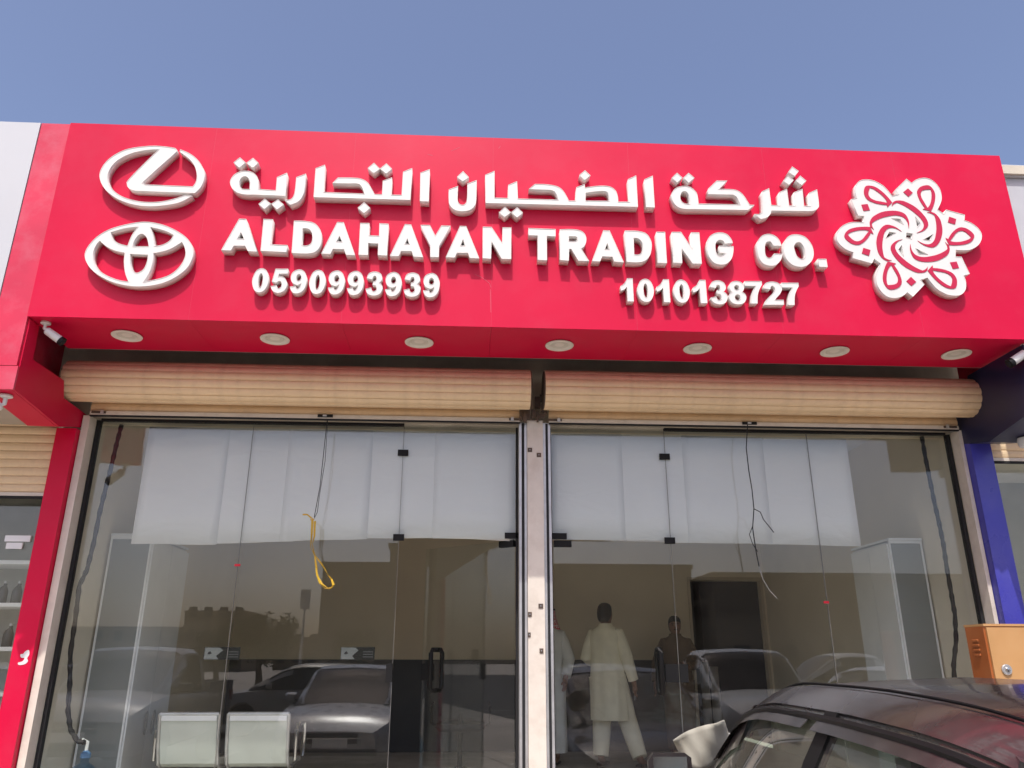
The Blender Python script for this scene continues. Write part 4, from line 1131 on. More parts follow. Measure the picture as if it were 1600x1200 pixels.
p1 = person((1.62, 3.3, FLOOR), -R(28), 1.735, "man in a cream long shirt and trousers seen from behind, walking inside", {'name': 'long_shirt', 'sway': (0.02, -0.02)}, CLOTHC,
    {'L': ((-0.10, 0.06, 0.49), (-0.10, -0.02, 0.085)), 'R': ((0.17, 0.12, 0.49), (0.34, 0.0, 0.085))},
    {'L': ((-0.235, -0.03, 1.13), (-0.16, 0.18, 1.05), (0.3, 1, 0.1), (0.3, 0, 1)), 'R': ((0.245, -0.02, 1.12), (0.295, 0.05, 0.87), (0.05, 0.1, -1), (0, 1, 0))}, hem=0.47)
ph = MB().box(-0.036, 0.036, -0.005, 0.005, -0.07, 0.07).bevel(0.004).build("phone", mat("phone_grey", (0.12, 0.12, 0.13), 0.3), None)
ph.location = Vector((1.62, 3.3, FLOOR)) + Matrix.Rotation(-R(28), 3, 'Z') @ Vector((0.30, 0.085, 0.755)); ph.rotation_euler = (0.1, 0.1, 1.2)
tag(ph, "grey phone held low in the right hand of the man in cream", "phone")
p2 = person((2.66, 4.15, FLOOR), R(172), 1.64, "man in a brown shirt standing in shadow by the dark doorway", {'name': 'shirt'}, CLOTHB,
    {'L': ((-0.09, 0.02, 0.49), (-0.10, 0, 0.085)), 'R': ((0.09, 0.02, 0.49), (0.10, 0, 0.085))},
    {'L': ((-0.25, 0.0, 1.13), (-0.12, 0.16, 1.08), (1, 0.5, 0.1), (0, 0.2, 1)), 'R': ((0.26, -0.02, 1.13), (0.30, 0.05, 0.88), (0.05, 0.1, -1), (0, 1, 0))}, hem=0.78)
# red chequered headcloth
hm = bpy.data.materials.new("red_check_cloth"); hm.use_nodes = True
nt = hm.node_tree
ck = nt.nodes.new("ShaderNodeTexChecker"); ck.inputs["Scale"].default_value = 55
ck.inputs[1].default_value = (0.55, 0.03, 0.06, 1); ck.inputs[2].default_value = (0.72, 0.62, 0.60, 1)
tcn = nt.nodes.new("ShaderNodeTexCoord")
nt.links.new(tcn.outputs["Object"], ck.inputs[0]); nt.links.new(ck.outputs[0], nt.nodes["Principled BSDF"].inputs["Base Color"])
nt.nodes["Principled BSDF"].inputs["Roughness"].default_value = 0.9
p3 = person((0.96, 3.55, FLOOR), R(160), 1.72, "man in a white robe and red chequered headcloth half hidden by the post", {'name': 'robe', 'headcloth': hm}, CLOTHW,
    {'L': ((-0.08, 0.02, 0.49), (-0.09, 0, 0.085)), 'R': ((0.08, 0.02, 0.49), (0.09, 0, 0.085))},
    {'L': ((-0.25, -0.02, 1.12), (-0.24, 0.12, 0.92), (0, 0.5, -1), (0.5, 1, 0)), 'R': ((0.25, -0.02, 1.12), (0.24, 0.12, 0.92), (0, 0.5, -1), (-0.5, 1, 0))}, trousers=False, hem=0.12)

# ------------------------------------------------------------------ neighbours' shop fronts seen at the picture edges
def slat_curtain(name, x0, x1, zlo, n, label):
    t = thing(name, ((x0 + x1) / 2, -0.15, zlo), label, "shutter", "half lowered shutters next door")
    hs = 0.032
    secf = [(-0.010, -hs), (-0.016, -hs * 0.7), (-0.019, 0), (-0.016, hs * 0.7), (-0.010, hs), (-0.004, hs), (-0.004, -hs)]
    mf = MB().rings([[(x0, -0.15 + u, w) for u, w in secf], [(x1, -0.15 + u, w) for u, w in secf]]).mesh("slat", CREAM)
    for k in range(n):
        o = obj("slat", mf); o.location.z = zlo + 0.06 + k * 0.0655; adopt(o, t)
    MB().box(x0, x1, -0.172, -0.148, zlo, zlo + 0.026).bevel(0.004).build("bottom_rail", POSTC, t)
    MB().box(x0, x1, -0.169, -0.151, zlo - 0.02, zlo - 0.0005).build("rubber_seal", RUBBER, t)
slat_curtain("roller_shutter", -6.5, -3.245, 2.73, 9, "lowered cream slats of the next shop's shutter at the left edge")
slat_curtain("roller_shutter", 4.30, 7.4, 3.12, 3, "cream slats of the next shop's shutter at the right edge, above its glass")
wl = thing("shop_window", (-4.5, 0, FLOOR), "glass front of the next shop at the left edge with stocked shelves behind", "window")
pane(wl, "pane", -6.4, -3.66, 0.47, 3.3); pane(wl, "pane", -3.655, -3.31, 0.47, 3.3)
for dz in (0, -0.055):
    p = at(30, 842, -0.006)
    MB().box(p.x - 0.10 + (0.02 if dz else 0), p.x + 0.09 - (0.05 if dz else 0), -0.02, -0.006, p.z - 0.022 + dz, p.z + 0.024 + dz).bevel(0.003).build("patch_fitting", MELW, wl)
ns = bpy.data.objects.new("neighbour_shop", None); COL.objects.link(ns)
tag(ns, "pale room of the next shop seen through its glass at the left edge", "shop")
MB().box(-7.0, -3.30, 2.2, 2.3, 0.302, 3.40).build("back_wall", mat("pale_room", (0.42, 0.42, 0.38), 0.8), ns)
MB().box(-7.0, -3.301, 0.05, 2.2, 0.302, FLOOR).build("floor", TILE, ns)
MB().box(-7.0, -3.301, 0.17, 2.2, 3.38, 3.40).build("ceiling", CEIL, ns)
MB().box(-7.0, -6.9, 0.05, 2.2, FLOOR, 3.38).build("side_wall", MATS["pale_room"], ns)
shf = thing("display_shelf", (-4.2, 1.0, FLOOR), "white display shelves in the next shop at the left edge", "shelf")
for k, z in enumerate((0.95, 1.28, 1.62, 1.96, 2.30)):
    MB().box(-5.4, -3.33, 0.55, 0.95, z, z + 0.03).build("shelf_board", MELW, shf)
MB().box(-5.42, -3.32, 0.951, 0.97, FLOOR + 0.002, 2.6).build("back_panel", MATS["pale_room"], shf)
bottm = mat("dark_bottle", (0.03, 0.03, 0.025), 0.3)
bpos = ["first", "second", "third", "fourth", "fifth", "sixth"]
for row, z in ((0, 1.99), (1, 1.65)):
    for k in range(6):
        x = -3.42 - k * 0.115
        t = thing("oil_bottle", (x, 0.70, z), f"dark bottle on the {'upper' if row == 0 else 'lower'} stocked shelf of the next shop, {bpos[k]} from the red column", "bottle", "bottles on the next shop's shelves")
        MB().rings([ring(x, 0.70, z + 0.0015, 0.042, 0.03, 10), ring(x, 0.70, z + 0.10, 0.043, 0.031, 10), ring(x, 0.70, z + 0.13, 0.030, 0.024, 10), ring(x + 0.008, 0.70, z + 0.15, 0.014, 0.014, 10), ring(x + 0.008, 0.70, z + 0.165, 0.014, 0.014, 10)]).build("bottle_body", bottm, t, True)
        MB().lathe([(0.0, 0.166), (0.016, 0.166), (0.016, 0.185), (0.0, 0.186)], (x + 0.008, 0.70, z), n=10).build("cap", ALU, t, True)
wr = thing("shop_window", (5.5, 0, FLOOR), "glass front of the next shop at the right edge behind the blue column", "window")
pane(wr, "pane", 4.34, 7.0, 0.47, 3.3)
MB().box(4.34, 7.0, 1.8, 1.9, 0.302, 3.40).build("interior_backdrop_wall", MATS["pale_room"], wr)
MB().box(4.34, 7.0, 0.05, 1.8, 0.302, FLOOR).build("interior_floor", TILE, wr)
MB().box(4.34, 7.0, 0.17, 1.8, 3.38, 3.40).build("interior_ceiling", CEIL, wr)
MB().box(6.9, 7.0, 0.05, 1.8, FLOOR, 3.38).build("interior_side_wall", MATS["pale_room"], wr)
lf = MB().lathe([(0.0, 0.0), (0.05, 0.0), (0.055, -0.03), (0.045, -0.07), (0.0, -0.08)], (4.34, -0.55, 3.21), n=14).build("small_floodlight", CAMW, None, True)
tag(lf, "small white lamp under the navy bracket at the right edge", "lamp")

# ------------------------------------------------------------------ street cabinet
cb = thing("utility_cabinet", (4.1, -0.62, 0.30), "tan and orange metal utility cabinet with louvres in front of the blue column", "cabinet")
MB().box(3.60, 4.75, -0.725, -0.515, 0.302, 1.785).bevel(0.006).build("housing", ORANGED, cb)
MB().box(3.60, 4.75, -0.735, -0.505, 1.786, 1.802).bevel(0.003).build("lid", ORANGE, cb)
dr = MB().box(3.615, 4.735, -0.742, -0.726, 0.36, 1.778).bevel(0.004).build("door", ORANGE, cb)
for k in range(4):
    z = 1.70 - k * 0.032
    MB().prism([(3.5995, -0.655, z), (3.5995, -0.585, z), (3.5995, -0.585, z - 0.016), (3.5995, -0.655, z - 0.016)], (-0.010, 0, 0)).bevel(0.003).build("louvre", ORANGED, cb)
lk = MB().lathe([(0.0, -0.014), (0.032, -0.014), (0.036, -0.009), (0.036, -0.0005), (0.0, -0.0005)], (3.70, -0.7425, 1.50), 'Y', 20).build("lock_rosette", ALU, dr, True)
MB().lathe([(0.0, -0.026), (0.014, -0.024), (0.017, -0.0145), (0.0, -0.0145)], (3.70, -0.7425, 1.50), 'Y', 14).build("lock_knob", CHR, dr, True)

# ------------------------------------------------------------------ cars
CARGLASS = glass_mat("car_glass", (0.80, 0.90, 0.82), 0.06, dust=0.20)
CARGLASSD = glass_mat("car_glass_dark", (0.10, 0.11, 0.11), 0.045, dust=0.0)
TYRE = mat("tyre", (0.02, 0.02, 0.021), 0.85)
RIMM = mat("wheel_rim", (0.45, 0.45, 0.46), 0.3, metal=0.8)
LAMP = mat("headlamp", (0.55, 0.57, 0.58), 0.12, var=0.02, coat=1.0)
TAIL = mat("tail_lamp", (0.35, 0.01, 0.01), 0.15, coat=1.0)
SEAT = mat("seat_fabric", (0.10, 0.11, 0.10), 0.85)
GRILLE = mat("grille_dark", (0.015, 0.015, 0.016), 0.4)
def lerp_tab(tab, y):
    """smooth curve through the table rows"""
    n = len(tab)
    if y <= tab[0][0]: return list(tab[0][1:])
    if y >= tab[-1][0]: return list(tab[-1][1:])
    for i in range(n - 1):
        if tab[i][0] <= y <= tab[i + 1][0]:
            break
    x0, x1 = tab[i][0], tab[i + 1][0]
    h_ = x1 - x0
    t = (y - x0) / h_
    out = []
    for c in range(1, len(tab[0])):
        p0, p1 = tab[i][c], tab[i + 1][c]
        d = (p1 - p0) / h_
        dl = (p0 - tab[i - 1][c]) / (x0 - tab[i - 1][0]) if i > 0 else d
        dr_ = (tab[i + 2][c] - p1) / (tab[i + 2][0] - x1) if i + 2 < n else d
        m0 = 0.5 * (dl + d) if dl * d > 0 else 0.0
        m1 = 0.5 * (d + dr_) if d * dr_ > 0 else 0.0
        m0 = math.copysign(min(abs(m0), 3 * abs(d)), m0); m1 = math.copysign(min(abs(m1), 3 * abs(d)), m1)
        out.append((2 * t**3 - 3 * t**2 + 1) * p0 + (t**3 - 2 * t**2 + t) * h_ * m0 + (-2 * t**3 + 3 * t**2) * p1 + (t**3 - t**2) * h_ * m1)
    return out

def car(kind, paint, loc, rz, label, detail=False):
    """local frame: nose towards +y, wheels on z = 0"""
    t = thing("parked_car" if kind == 'sedan' else "pickup_truck", (0, 0, 0), label, "car" if kind == 'sedan' else "pickup", "cars parked in front of the shops")
    if kind == 'sedan':
        Lr, Lf = -2.66, 2.36
        #        y, half width, bottom, shoulder height, crown rise
        low = [(-2.66, 0.66, 0.42, 0.84, 0.02), (-2.54, 0.80, 0.30, 0.98, 0.03), (-1.9, 0.875, 0.22, 1.00, 0.04), (-0.6, 0.895, 0.20, 0.965, 0.03), (0.6, 0.895, 0.20, 0.945, 0.03), (1.1, 0.89, 0.20, 0.93, 0.06), (1.7, 0.87, 0.22, 0.86, 0.06), (2.15, 0.80, 0.26, 0.76, 0.05), (2.36, 0.60, 0.36, 0.64, 0.02)]
        # cabin: y, belt half width, roof half width, roof height
        cab = [(-2.12, 0.74, 0.58, 1.01), (-1.82, 0.78, 0.575, 1.15), (-1.40, 0.81, 0.57, 1.36), (-1.15, 0.82, 0.575, 1.425), (-0.5, 0.825, 0.585, 1.476), (0.1, 0.825, 0.585, 1.480), (0.45, 0.82, 0.575, 1.445), (0.62, 0.81, 0.57, 1.40), (1.0, 0.80, 0.60, 1.17), (1.38, 0.77, 0.62, 0.955)]
        ra, rb = -1.20, 0.52            # roof panel ends
        wx = (-1.52, 1.42); wr_ = 0.325; belt = lambda y: lerp_tab(low, y)[2]
    else:
        Lr, Lf = -2.55, 2.45
        low = [(-2.55, 0.80, 0.55, 1.05, 0.0), (-2.4, 0.86, 0.45, 1.08, 0.0), (-0.9, 0.88, 0.42, 1.08, 0.0), (-0.6, 0.885, 0.40, 1.08, 0.02), (0.7, 0.885, 0.40, 1.09, 0.03), (1.2, 0.885, 0.40, 1.09, 0.07), (1.8, 0.87, 0.42, 1.04, 0.07), (2.25, 0.82, 0.42, 0.95, 0.05), (2.45, 0.66, 0.5, 0.82, 0.02)]
        cab = [(-0.72, 0.79, 0.64, 1.10), (-0.66, 0.80, 0.64, 1.55), (-0.55, 0.81, 0.645, 1.69), (-0.2, 0.82, 0.65, 1.735), (0.15, 0.82, 0.65, 1.73), (0.35, 0.815, 0.64, 1.70), (0.52, 0.81, 0.63, 1.655), (0.9, 0.80, 0.64, 1.38), (1.28, 0.77, 0.65, 1.11)]
        ra, rb = -0.66, 0.43
        wx = (-1.45, 1.55); wr_ = 0.365; belt = lambda y: lerp_tab(low, y)[2]
    ys = [Lr + (Lf - Lr) * i / 44 for i in range(45)]
    rs = []
    for y in ys:
        w, b, s, cr = lerp_tab(low, y)
        arch = 0.0
        for yw_ in wx:
            d2 = (y - yw_) / (wr_ + 0.05)
            if abs(d2) < 1: arch = max(arch, math.sqrt(1 - d2 * d2) * (wr_ * 2 + 0.04 - b))
        side = [(w * 0.86, b + arch * 0.98), (w * 0.99, b + max(0.06, arch)), (w * 1.0, max(b + (s - b) * 0.45, b + arch + 0.02)), (w * 0.985, max(b + (s - b) * 0.72, b + arch + 0.04)), (w * 0.965, s - 0.05), (w * 0.93, s), (w * 0.6, s + cr * 0.75), (w * 0.25, s + cr)]
        rs.append([(x, y, z) for x, z in side] + [(-x, y, z) for x, z in side[::-1]])
    MB().rings(rs).build("body", paint, t, True)
    # cabin glass shell
    yc = [cab[0][0] + (cab[-1][0] - cab[0][0]) * i / 40 for i in range(41)]
    def sect(y, off=0.0):
        wb, wr2, rh = lerp_tab(cab, y)
        bl = min(belt(y) - 0.01, rh - 0.01)
        h_ = rh - bl
        return [(wb + off, bl), (wb + off - 0.005, bl + h_ * 0.1), (wr2 + (wb - wr2) * 0.42 + 0.02 + off, bl + h_ * 0.62), (wr2 + 0.05 * (1 if h_ > .1 else .2) + off, bl + h_ * 0.88), (wr2 - 0.03 + off, bl + h_ * 0.965 + off), (wr2 * 0.55, rh + off * 0.8), (0.0, rh + 0.012 * min(1, h_ * 3) + off)]
    rs = []
    for y in yc:
        sc_ = sect(y)
        rs.append([(x, y, z) for x, z in sc_] + [(-x, y, z) for x, z in sc_[-2::-1]])
    MB().rings(rs, cap=False, closed=False).build("window_glass", CARGLASS if detail else CARGLASSD, t, True)
    # roof panel
    yr = [ra + (rb - ra) * i / 24 for i in range(25)]
    rs = []
    for i, y in enumerate(yr):
        sc_ = sect(y, 0.008)
        edge = sc_[3:]
        top = [(x, y, z) for x, z in edge] + [(-x, y, z) for x, z in edge[-2::-1]]
        bot = [(x * 0.985, y, z - 0.02) for x, y, z in top[::-1]]
        rs.append(top + bot)
    roof = MB().rings(rs).build("roof", paint, t, True)
    # pillars follow the glass shell
    def pillar(yb, yt, hw_b, hw_t, m, nm, par=t, off=0.010):
        for s_ in (-1, 1):
            rr = []
            for k in range(7):
                f = k / 6
                y = yb + (yt - yb) * f
                hw_ = hw_b + (hw_t - hw_b) * f
                sc_ = sect(y, off)
                if abs(yb - yt) > 0.25:       # A and C pillars run along the cabin's shoulder
                    x, z = sc_[3]
                    x2, z2 = sc_[2]
                    rr.append([(s_ * (x + 0.004), y - hw_, z + 0.012), (s_ * (x - 0.05), y + hw_ * 0.6, z + 0.016), (s_ * (x - 0.06), y + hw_ * 0.6, z - 0.01), (s_ * (x2 + 0.006), y - hw_, z2), ])
                else:
                    i0 = f * 3.0
                    i = min(2, int(i0)); g_ = i0 - i
                    x = sc_[i][0] * (1 - g_) + sc_[i + 1][0] * g_; z = sc_[i][1] * (1 - g_) + sc_[i + 1][1] * g_
                    rr.append([(s_ * x, y - hw_, z), (s_ * x, y + hw_, z), (s_ * (x - 0.03), y + hw_, z), (s_ * (x - 0.03), y - hw_, z)])
            MB().rings(rr).build(nm, m, par, True)
    if kind == 'sedan':
        pillar(1.36, rb - 0.04, 0.05, 0.04, paint, "front_pillar")
        pillar(-2.06, ra + 0.04, 0.11, 0.07, paint, "rear_pillar")
        pillar(-0.28, -0.36, 0.055, 0.045, BLACK, "centre_pillar")
        pillar(-1.42, -1.38, 0.025, 0.025, BLACK, "quarter_pillar")
    else:
        pillar(1.26, rb - 0.04, 0.05, 0.04, paint, "front_pillar")
        pillar(-0.60, -0.57, 0.10, 0.09, paint, "rear_pillar")
        # load bed
        MB().box(-0.74, 0.74, -2.42, -0.82, 1.082, 1.090).build("bed_floor", GRILLE, t)
        for s_ in (-1, 1):
            MB().box(min(s_ * 0.76, s_ * 0.85), max(s_ * 0.76, s_ * 0.85), -2.48, -0.80, 1.05, 1.22).bevel(0.02).build("bed_side", paint, t)
        MB().box(-0.76, 0.76, -2.50, -2.43, 0.75, 1.22).bevel(0.02).build("tailgate", paint, t)
    # window top moulding and belt line
    for s_ in (-1, 1):
        pts = []
        for i in range(25):
            y = (rb + 0.42) + (ra - 0.25 - rb - 0.42) * i / 24 if kind == 'sedan' else rb + 0.4 + (ra - rb - 0.4) * i / 24
            sc_ = sect(y, 0.012)
            x = sc_[3][0] * 0.85 + sc_[2][0] * 0.15; z = sc_[3][1] * 0.85 + sc_[2][1] * 0.15
            pts.append((s_ * (x + 0.002), y, z))
        MB().tube(pts, 0.011, 6).build("drip_moulding", BLACK, t, True)
        pts = [(s_ * (lerp_tab(cab, y)[0] + 0.018), y, belt(y) + 0.012) for y in [cab[1][0] + (cab[-2][0] - cab[1][0]) * i / 16 for i in range(17)]]
        MB().tube(pts, 0.012, 6).build("belt_moulding", BLACK, t, True)
        # door mirror
        ym = (0.86 if kind == 'sedan' else 0.80)
        zm = belt(ym) + (0.185 if detail else 0.09)
        xm = lerp_tab(cab, ym)[0]
        mr_ = MB().rings([[(s_ * (xm + 0.10 + 0.09 * u), ym - 0.05, zm + 0.065 * v) for u, v in ((-1, -.7), (-.8, -1), (.8, -1), (1, -.6), (1, .5), (.75, .95), (-.7, 1), (-1, .7))],
                    [(s_ * (xm + 0.10 + 0.085 * u), ym + 0.02, zm + 0.062 * v) for u, v in ((-1, -.7), (-.8, -1), (.8, -1), (1, -.6), (1, .5), (.75, .95), (-.7, 1), (-1, .7))],
                    [(s_ * (xm + 0.08 + 0.05 * u), ym + 0.09, zm + 0.04 * v) for u, v in ((-1, -.7), (-.8, -1), (.8, -1), (1, -.6), (1, .5), (.75, .95), (-.7, 1), (-1, .7))]]).build("door_mirror", paint if kind == 'sedan' else BLACK, t, True)
        MB().box(min(s_ * (xm + 0.03), s_ * (xm + 0.17)), max(s_ * (xm + 0.03), s_ * (xm + 0.17)), ym - 0.054, ym - 0.0505, zm - 0.05, zm + 0.05).build("mirror_glass", CHR, mr_)
        MB().tube([(s_ * (xm - 0.03), ym + 0.03, zm - 0.05), (s_ * (xm + 0.04), ym + 0.02, zm - 0.03)], 0.02, 8).build("mirror_arm", BLACK, mr_, True)
        # lamps
        w, b, s2, cr = lerp_tab(low, Lf - 0.22)
        MB().rings([[(s_ * (w * 0.55), Lf - 0.075, s2 - 0.05), (s_ * (w * 0.98), Lf - 0.30, s2 - 0.01), (s_ * (w * 1.0), Lf - 0.30, s2 - 0.13), (s_ * (w * 0.58), Lf - 0.06, s2 - 0.17)],
                    [(s_ * (w * 0.55), Lf - 0.30, s2 - 0.01), (s_ * (w * 0.94), Lf - 0.48, s2 + 0.02), (s_ * (w * 0.96), Lf - 0.48, s2 - 0.13), (s_ * (w * 0.58), Lf - 0.30, s2 - 0.17)]]).build("headlight", LAMP, t)
        w, b, s2, cr = lerp_tab(low, Lr + 0.14)
        MB().box(min(s_ * w * 0.62, s_ * w * 1.0), max(s_ * w * 0.62, s_ * w * 1.0), Lr + 0.02, Lr + 0.2, s2 - 0.2, s2 - 0.03).bevel(0.02).build("tail_light", TAIL, t)
        for yw_ in wx:
            xw = lerp_tab(low, yw_)[0] - 0.11
            wh = thing_part("wheel", t)
            MB().lathe([(wr_ * 0.66, -0.1), (wr_ * 0.95, -0.1), (wr_, -0.07), (wr_, 0.07), (wr_ * 0.95, 0.1), (wr_ * 0.66, 0.1)], (s_ * xw, yw_, wr_), 'X', 24).build("tyre", TYRE, wh, True)
            MB().lathe([(0.0, 0.06), (wr_ * 0.2, 0.07), (wr_ * 0.3, 0.045), (wr_ * 0.6, 0.06), (wr_ * 0.66, 0.085), (wr_ * 0.66, -0.08), (0.0, -0.08)] if s_ > 0 else [(0.0, -0.06), (wr_ * 0.2, -0.07), (wr_ * 0.3, -0.045), (wr_ * 0.6, -0.06), (wr_ * 0.66, -0.085), (wr_ * 0.66, 0.08), (0.0, 0.08)], (s_ * xw, yw_, wr_), 'X', 20).build("rim", RIMM, wh, True)
    w, b, s2, cr = lerp_tab(low, Lf - 0.05)
    gr = MB().box(-0.36, 0.36, Lf - 0.06, Lf + 0.012, s2 - 0.16, s2 - 0.03).bevel(0.015).build("grille", GRILLE, t)
    MB().box(-0.36, 0.36, Lf + 0.0125, Lf + 0.016, s2 - 0.10, s2 - 0.088).build("grille_bar", CHR, gr)
    MB().box(-0.62, 0.62, Lf - 0.14, Lf + 0.008, b + 0.03, b + 0.11).bevel(0.015).build("lower_intake", GRILLE, t)
    MB().box(-0.23, 0.23, Lf + 0.010, Lf + 0.02, b + 0.13, b + 0.24).build("number_plate", MELW, t)
    # inside
    for s_ in (-1, 1):
        yb = 0.05 if kind == 'sedan' else 0.0
        MB().box(s_ * 0.38 - 0.25, s_ * 0.38 + 0.25, yb - 0.35, yb + 0.25, 0.45, 0.62).bevel(0.05, 2).build("seat_cushion", SEAT, t, True)
        MB().prism([(s_ * 0.38 - 0.24, yb - 0.35, 0.6), (s_ * 0.38 - 0.24, yb - 0.22, 0.6), (s_ * 0.38 - 0.24, yb - 0.42, 1.12), (s_ * 0.38 - 0.24, yb - 0.50, 1.12)], (0.48, 0, 0)).bevel(0.04, 2).build("seat_back", SEAT, t, True)
        MB().box(s_ * 0.38 - 0.12, s_ * 0.38 + 0.12, yb - 0.54, yb - 0.45, 1.14, 1.30).bevel(0.03, 2).build("headrest", SEAT, t, True)
    MB().box(-0.72, 0.72, 0.78, 1.1, 0.7, 0.94).bevel(0.05, 2).build("dashboard", BLACK, t, True)
    MB().tube([(-0.38 + 0.17 * math.cos(a * .5236), 0.66 - 0.06 * math.sin(a * .5236), 0.92 + 0.16 * math.sin(a * .5236)) for a in range(13)], 0.014, 6).build("steering_wheel", BLACK, t, True)
    if kind == 'sedan':
        MB().box(-0.62, 0.62, -1.35, -1.22, 0.6, 1.08).bevel(0.05, 2).build("rear_seat_back", SEAT, t, True)
        if detail:
            for s_ in (-1, 1):
                for (ya, yb2) in ((0.92, -0.22), (-0.30, -1.32)):
                    rr = []
                    for k in range(9):
                        y = ya + (yb2 - ya) * k / 8
                        sc_ = sect(y, 0.016)
                        g_ = 0.30
                        x, z = sc_[3]; x2 = sc_[3][0] * (1 - g_) + sc_[2][0] * g_; z2 = sc_[3][1] * (1 - g_) + sc_[2][1] * g_
                        rr.append([(s_ * (x + 0.002), y, z - 0.015), (s_ * (x2 + 0.022), y, z2 - 0.012), (s_ * (x2 + 0.019), y, z2 - 0.012), (s_ * (x - 0.002), y, z - 0.018)])
                    MB().rings(rr).build("window_visor", mat("smoked_visor", (0.035, 0.033, 0.033), 0.25, var=0.2, dirt=(0.16, 0.145, 0.13), dscale=3, damt=0.6), t, True)
                # roof ditch strips
                pts = [(s_ * (sect(yy, 0.012)[4][0] - 0.035), yy, sect(yy, 0.012)[4][1] + 0.006) for yy in [ra + (rb - ra) * i / 20 for i in range(21)]]
                MB().tube(pts, 0.0045, 6, squash=0.7).build("roof_strip", BLACK, roof, True)
    t.location = loc
    t.rotation_euler = (0, 0, rz)
    return t
def thing_part(name, parent):
    o = bpy.data.objects.new(name, None)
    COL.objects.link(o)
    adopt(o, parent)
    return o

DUSTY = mat("dusty_maroon_black_paint", (0.014, 0.009, 0.0095), 0.28, var=0.3, vscale=3, coat=0.5, dirt=(0.12, 0.116, 0.112), dscale=1.1, damt=0.6)
SILV = mat("silver_paint", (0.50, 0.51, 0.52), 0.28, metal=0.2, coat=0.6, var=0.03, dirt=(0.33, 0.30, 0.26), damt=0.3)
WHP = mat("white_paint", (0.62, 0.62, 0.60), 0.35, coat=0.5, var=0.03, dirt=(0.42, 0.38, 0.33), damt=0.35)
BEIP = mat("beige_paint", (0.48, 0.43, 0.33), 0.35, coat=0.4, var=0.03, dirt=(0.35, 0.31, 0.26), damt=0.35)
GRYP = mat("grey_paint", (0.22, 0.23, 0.24), 0.3, metal=0.3, coat=0.5, var=0.03, dirt=(0.25, 0.22, 0.19), damt=0.35)
car('sedan', DUSTY, (1.71, -3.59, 0.0), -R(3.2), "dusty dark maroon sedan parked nose to the shop, lower right corner", True)
car('sedan', SILV, (-1.75, -7.6, 0.0), R(1), "silver sedan facing the shop, mirrored in the left window")
car('pickup', WHP, (4.45, -7.3, 0.0), R(2), "white pickup facing the shop, mirrored in the right window")
car('pickup', GRYP, (-5.0, -6.9, 0.0), -R(3), "grey pickup mirrored at the left end of the left window")
car('sedan', BEIP, (-3.4, -13.2, 0.0), R(90), "beige sedan standing sideways behind, mirrored above the silver sedan")
car('sedan', GRYP, (3.0, -14.5, 0.0), R(88), "dark grey sedan standing sideways behind, mirrored behind the man in cream")
car('sedan', WHP, (12.0, -17.0, 0.0), R(92), "white car far across the lot, mirrored near the red sticker")

car('sedan', WHP, (-8.3, -7.4, 0.0), R(1), "white sedan facing the shops further left, mirrored at the left end")
car('sedan', SILV, (7.4, -7.2, 0.0), -R(2), "silver sedan facing the shops further right, mirrored beside the right cupboard")
car('sedan', DUSTY, (-8.6, -13.6, 0.0), R(91), "dark sedan sideways in the second row, mirrored above the waiting chairs")
car('pickup', WHP, (9.2, -13.8, 0.0), R(89), "white pickup sideways in the second row, mirrored right of the doorway")
# folded card sun shade on the dark sedan's windscreen
cardm = mat("card_shade", (0.36, 0.345, 0.28), 0.75, var=0.08, vscale=8, bump=0.3, bscale=9)
def curve_at(pts, u):
    f = u * (len(pts) - 1); i = min(len(pts) - 2, int(f)); g_ = f - i
    return (pts[i][0] * (1 - g_) + pts[i + 1][0] * g_, pts[i][1] * (1 - g_) + pts[i + 1][1] * g_)
top_c = [(1052, 1157), (1062, 1150), (1074, 1142), (1090, 1136), (1105, 1132), (1118, 1131), (1132, 1125)]
bot_c = [(1062, 1180), (1070, 1190), (1082, 1199), (1095, 1206), (1110, 1200), (1126, 1182), (1140, 1150)]
rows = []
for j in range(9):
    v = j / 8
    row = []
    for i in range(15):
        u = i / 14
        a_, b_ = curve_at(top_c, u), curve_at(bot_c, u)
        dy = 0.030 * math.sin(u * 6.0 + v * 2.0) + 0.012 * abs(math.sin(u * 11 - v * 4)) + 0.05 * v - 0.05 * u
        row.append(at(a_[0] * (1 - v) + b_[0] * v, a_[1] * (1 - v) + b_[1] * v, -2.28 + dy))
    rows.append(row)
crd = MB().rings(rows, cap=False, closed=False).build("card_sun_shade", cardm, None, True)
crd.modifiers.new("thickness", 'SOLIDIFY').thickness = 0.003
tag(crd, "creased cream card sun shade propped on the dark sedan's windscreen", "sun shade")

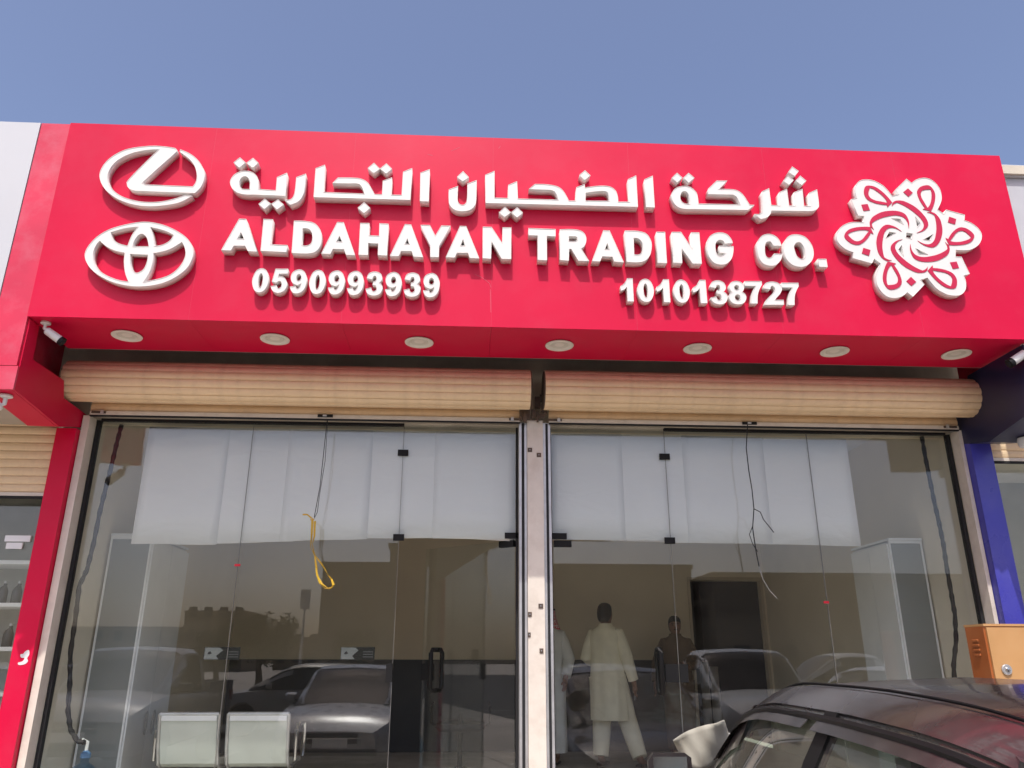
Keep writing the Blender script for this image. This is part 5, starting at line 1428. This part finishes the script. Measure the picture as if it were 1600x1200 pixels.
# ------------------------------------------------------------------ across the lot (seen mirrored in the glass)
TANW = mat("tan_render", (0.29, 0.245, 0.18), 0.85, var=0.08, vscale=0.5, dirt=(0.30, 0.25, 0.18), dscale=0.3, damt=0.4)
TANW2 = mat("tan_render_dark", (0.25, 0.20, 0.14), 0.85, var=0.08, vscale=0.5)
WIN = mat("far_window", (0.05, 0.055, 0.06), 0.15, var=0.1)
def far_building(name, x0, x1, y0, y1, h, label, wall, rows=0, cols=0):
    t = thing(name, ((x0 + x1) / 2, (y0 + y1) / 2, 0), label, "building", "buildings across the lot")
    MB().box(x0, x1, y0, y1, 0.003, h).build("wall", wall, t)
    MB().box(x0 - 0.15, x1 + 0.15, y0 - 0.15, y1 + 0.15, h + 0.002, h + 0.35).bevel(0.03).build("parapet", wall, t)
    for r in range(rows):
        for c in range(cols):
            x = x0 + (c + 0.5) * (x1 - x0) / cols; z = 1.2 + r * 3.2
            wn_ = MB().box(x - 0.6, x + 0.6, y1 + 0.002, y1 + 0.06, z, z + 1.5).build("window", WIN, t)
            MB().box(x - 0.7, x + 0.7, y1 + 0.003, y1 + 0.12, z - 0.1, z - 0.003).build("sill", wall, wn_)
far_building("tan_hall", -11.5, 18, -72, -58, 8.6, "long tan hall across the lot, mirrored in the glass", TANW, 0, 0)
far_building("tan_tower", -5.5, 1.5, -56, -50, 9.0, "taller tan block in front of the long hall, mirrored left of the post", TANW2, 0, 0)
far_building("flat_block", 18.5, 40, -66, -54, 7.6, "lower tan block right of the long hall, mirrored in the glass", TANW, 1, 6)
far_building("far_block", -42, -33, -130, -118, 8.2, "small far block with a roof structure, mirrored at the left", TANW2, 3, 4)
far_building("far_block", -62, -44, -140, -126, 6.2, "low wide far block left of the stepped block, mirrored at the left", TANW2, 2, 6)
far_building("far_block", -33, -20, -150, -138, 5.0, "low far block right of the stepped block, mirrored at the left", TANW2, 2, 5)
LEAF = mat("tree_leaf", (0.06, 0.075, 0.03), 0.7, var=0.4, vscale=2)
BARK = mat("tree_bark", (0.12, 0.09, 0.06), 0.9, var=0.2, bump=0.4)
def tree(x, y, h, r, seed, label):
    rnd = random.Random(seed)
    t = thing("tree", (x, y, 0), label, "tree", "trees across the lot")
    tr = MB().tube([(x, y, 0), (x + 0.06, y, h * 0.2), (x - 0.05, y, h * 0.42), (x, y, h * 0.7)], [0.20, 0.16, 0.12, 0.05], 9)
    tips = []
    for k in range(9):
        a = k * 2.4; z0 = h * rnd.uniform(0.3, 0.55)
        e = Vector((x + math.cos(a) * r * rnd.uniform(.5, .9), y + math.sin(a) * r * rnd.uniform(.5, .9), h * rnd.uniform(0.5, 0.92)))
        b0 = Vector((x, y, z0))
        tr.tube([b0, b0.lerp(e, .5) + Vector((0, 0, .15)), e], [0.07, 0.045, 0.015], 6)
        tips += [e, b0.lerp(e, .7)]
    tips.append(Vector((x, y, h * 0.9)))
    tr.build("trunk", BARK, t, True)
    m = MB()
    for e in tips:
        cr = r * rnd.uniform(0.30, 0.5)
        for q in range(330):
            d = Vector((rnd.gauss(0, 1), rnd.gauss(0, 1), rnd.gauss(0, .8))).normalized() * cr * rnd.random() ** 0.4
            c = e + d
            u = Vector((rnd.gauss(0, 1), rnd.gauss(0, 1), rnd.gauss(0, 1))).normalized() * rnd.uniform(.05, .10)
            w = u.orthogonal().normalized() * u.length * 0.6
            vs = [m.bm.verts.new(p) for p in (c - u, c + w, c + u, c - w)]
            m.bm.faces.new(vs)
    m.build("crown", LEAF, t)
tree(-9.6, -33, 3.5, 1.5, 3, "bushy tree across the lot, mirrored below the yellow strap")
tree(-13.6, -40, 3.2, 1.3, 4, "bushy tree across the lot, left of the other, mirrored near the left flyer")
tree(-7.3, -48, 3.4, 1.4, 5, "small tree beside the tan hall, mirrored near the right flyer")
lp = thing("flood_light_pole", (-30.5, -38, 0), "tall pole with two floodlights, mirrored over the left end of the film", "light pole")
MB().tube([(-30.5, -38, 0), (-30.5, -38, 12.2)], [0.14, 0.08], 10).build("pole", GPANEL, lp, True)
MB().box(-31.4, -29.6, -38.05, -37.95, 12.0, 12.1).build("cross_arm", GPANEL, lp)
for s_ in (-1, 1):
    MB().box(-30.5 + s_ * 0.6 - 0.35, -30.5 + s_ * 0.6 + 0.35, -38.1, -37.7, 11.6, 12.15).bevel(0.05).build("floodlight", GPANEL, lp)
mp = thing("mast", (-17.0, -80, 0), "thin mast with a floodlight bank, mirrored right of the trees", "mast")
MB().tube([(-17.0, -80, 0), (-17.0, -80, 7.0)], [0.18, 0.10], 8).build("pole", GPANEL, mp, True)
MB().box(-17.5, -16.5, -80.2, -79.9, 6.6, 8.6).bevel(0.05).build("lamp_bank", GPANEL, mp)
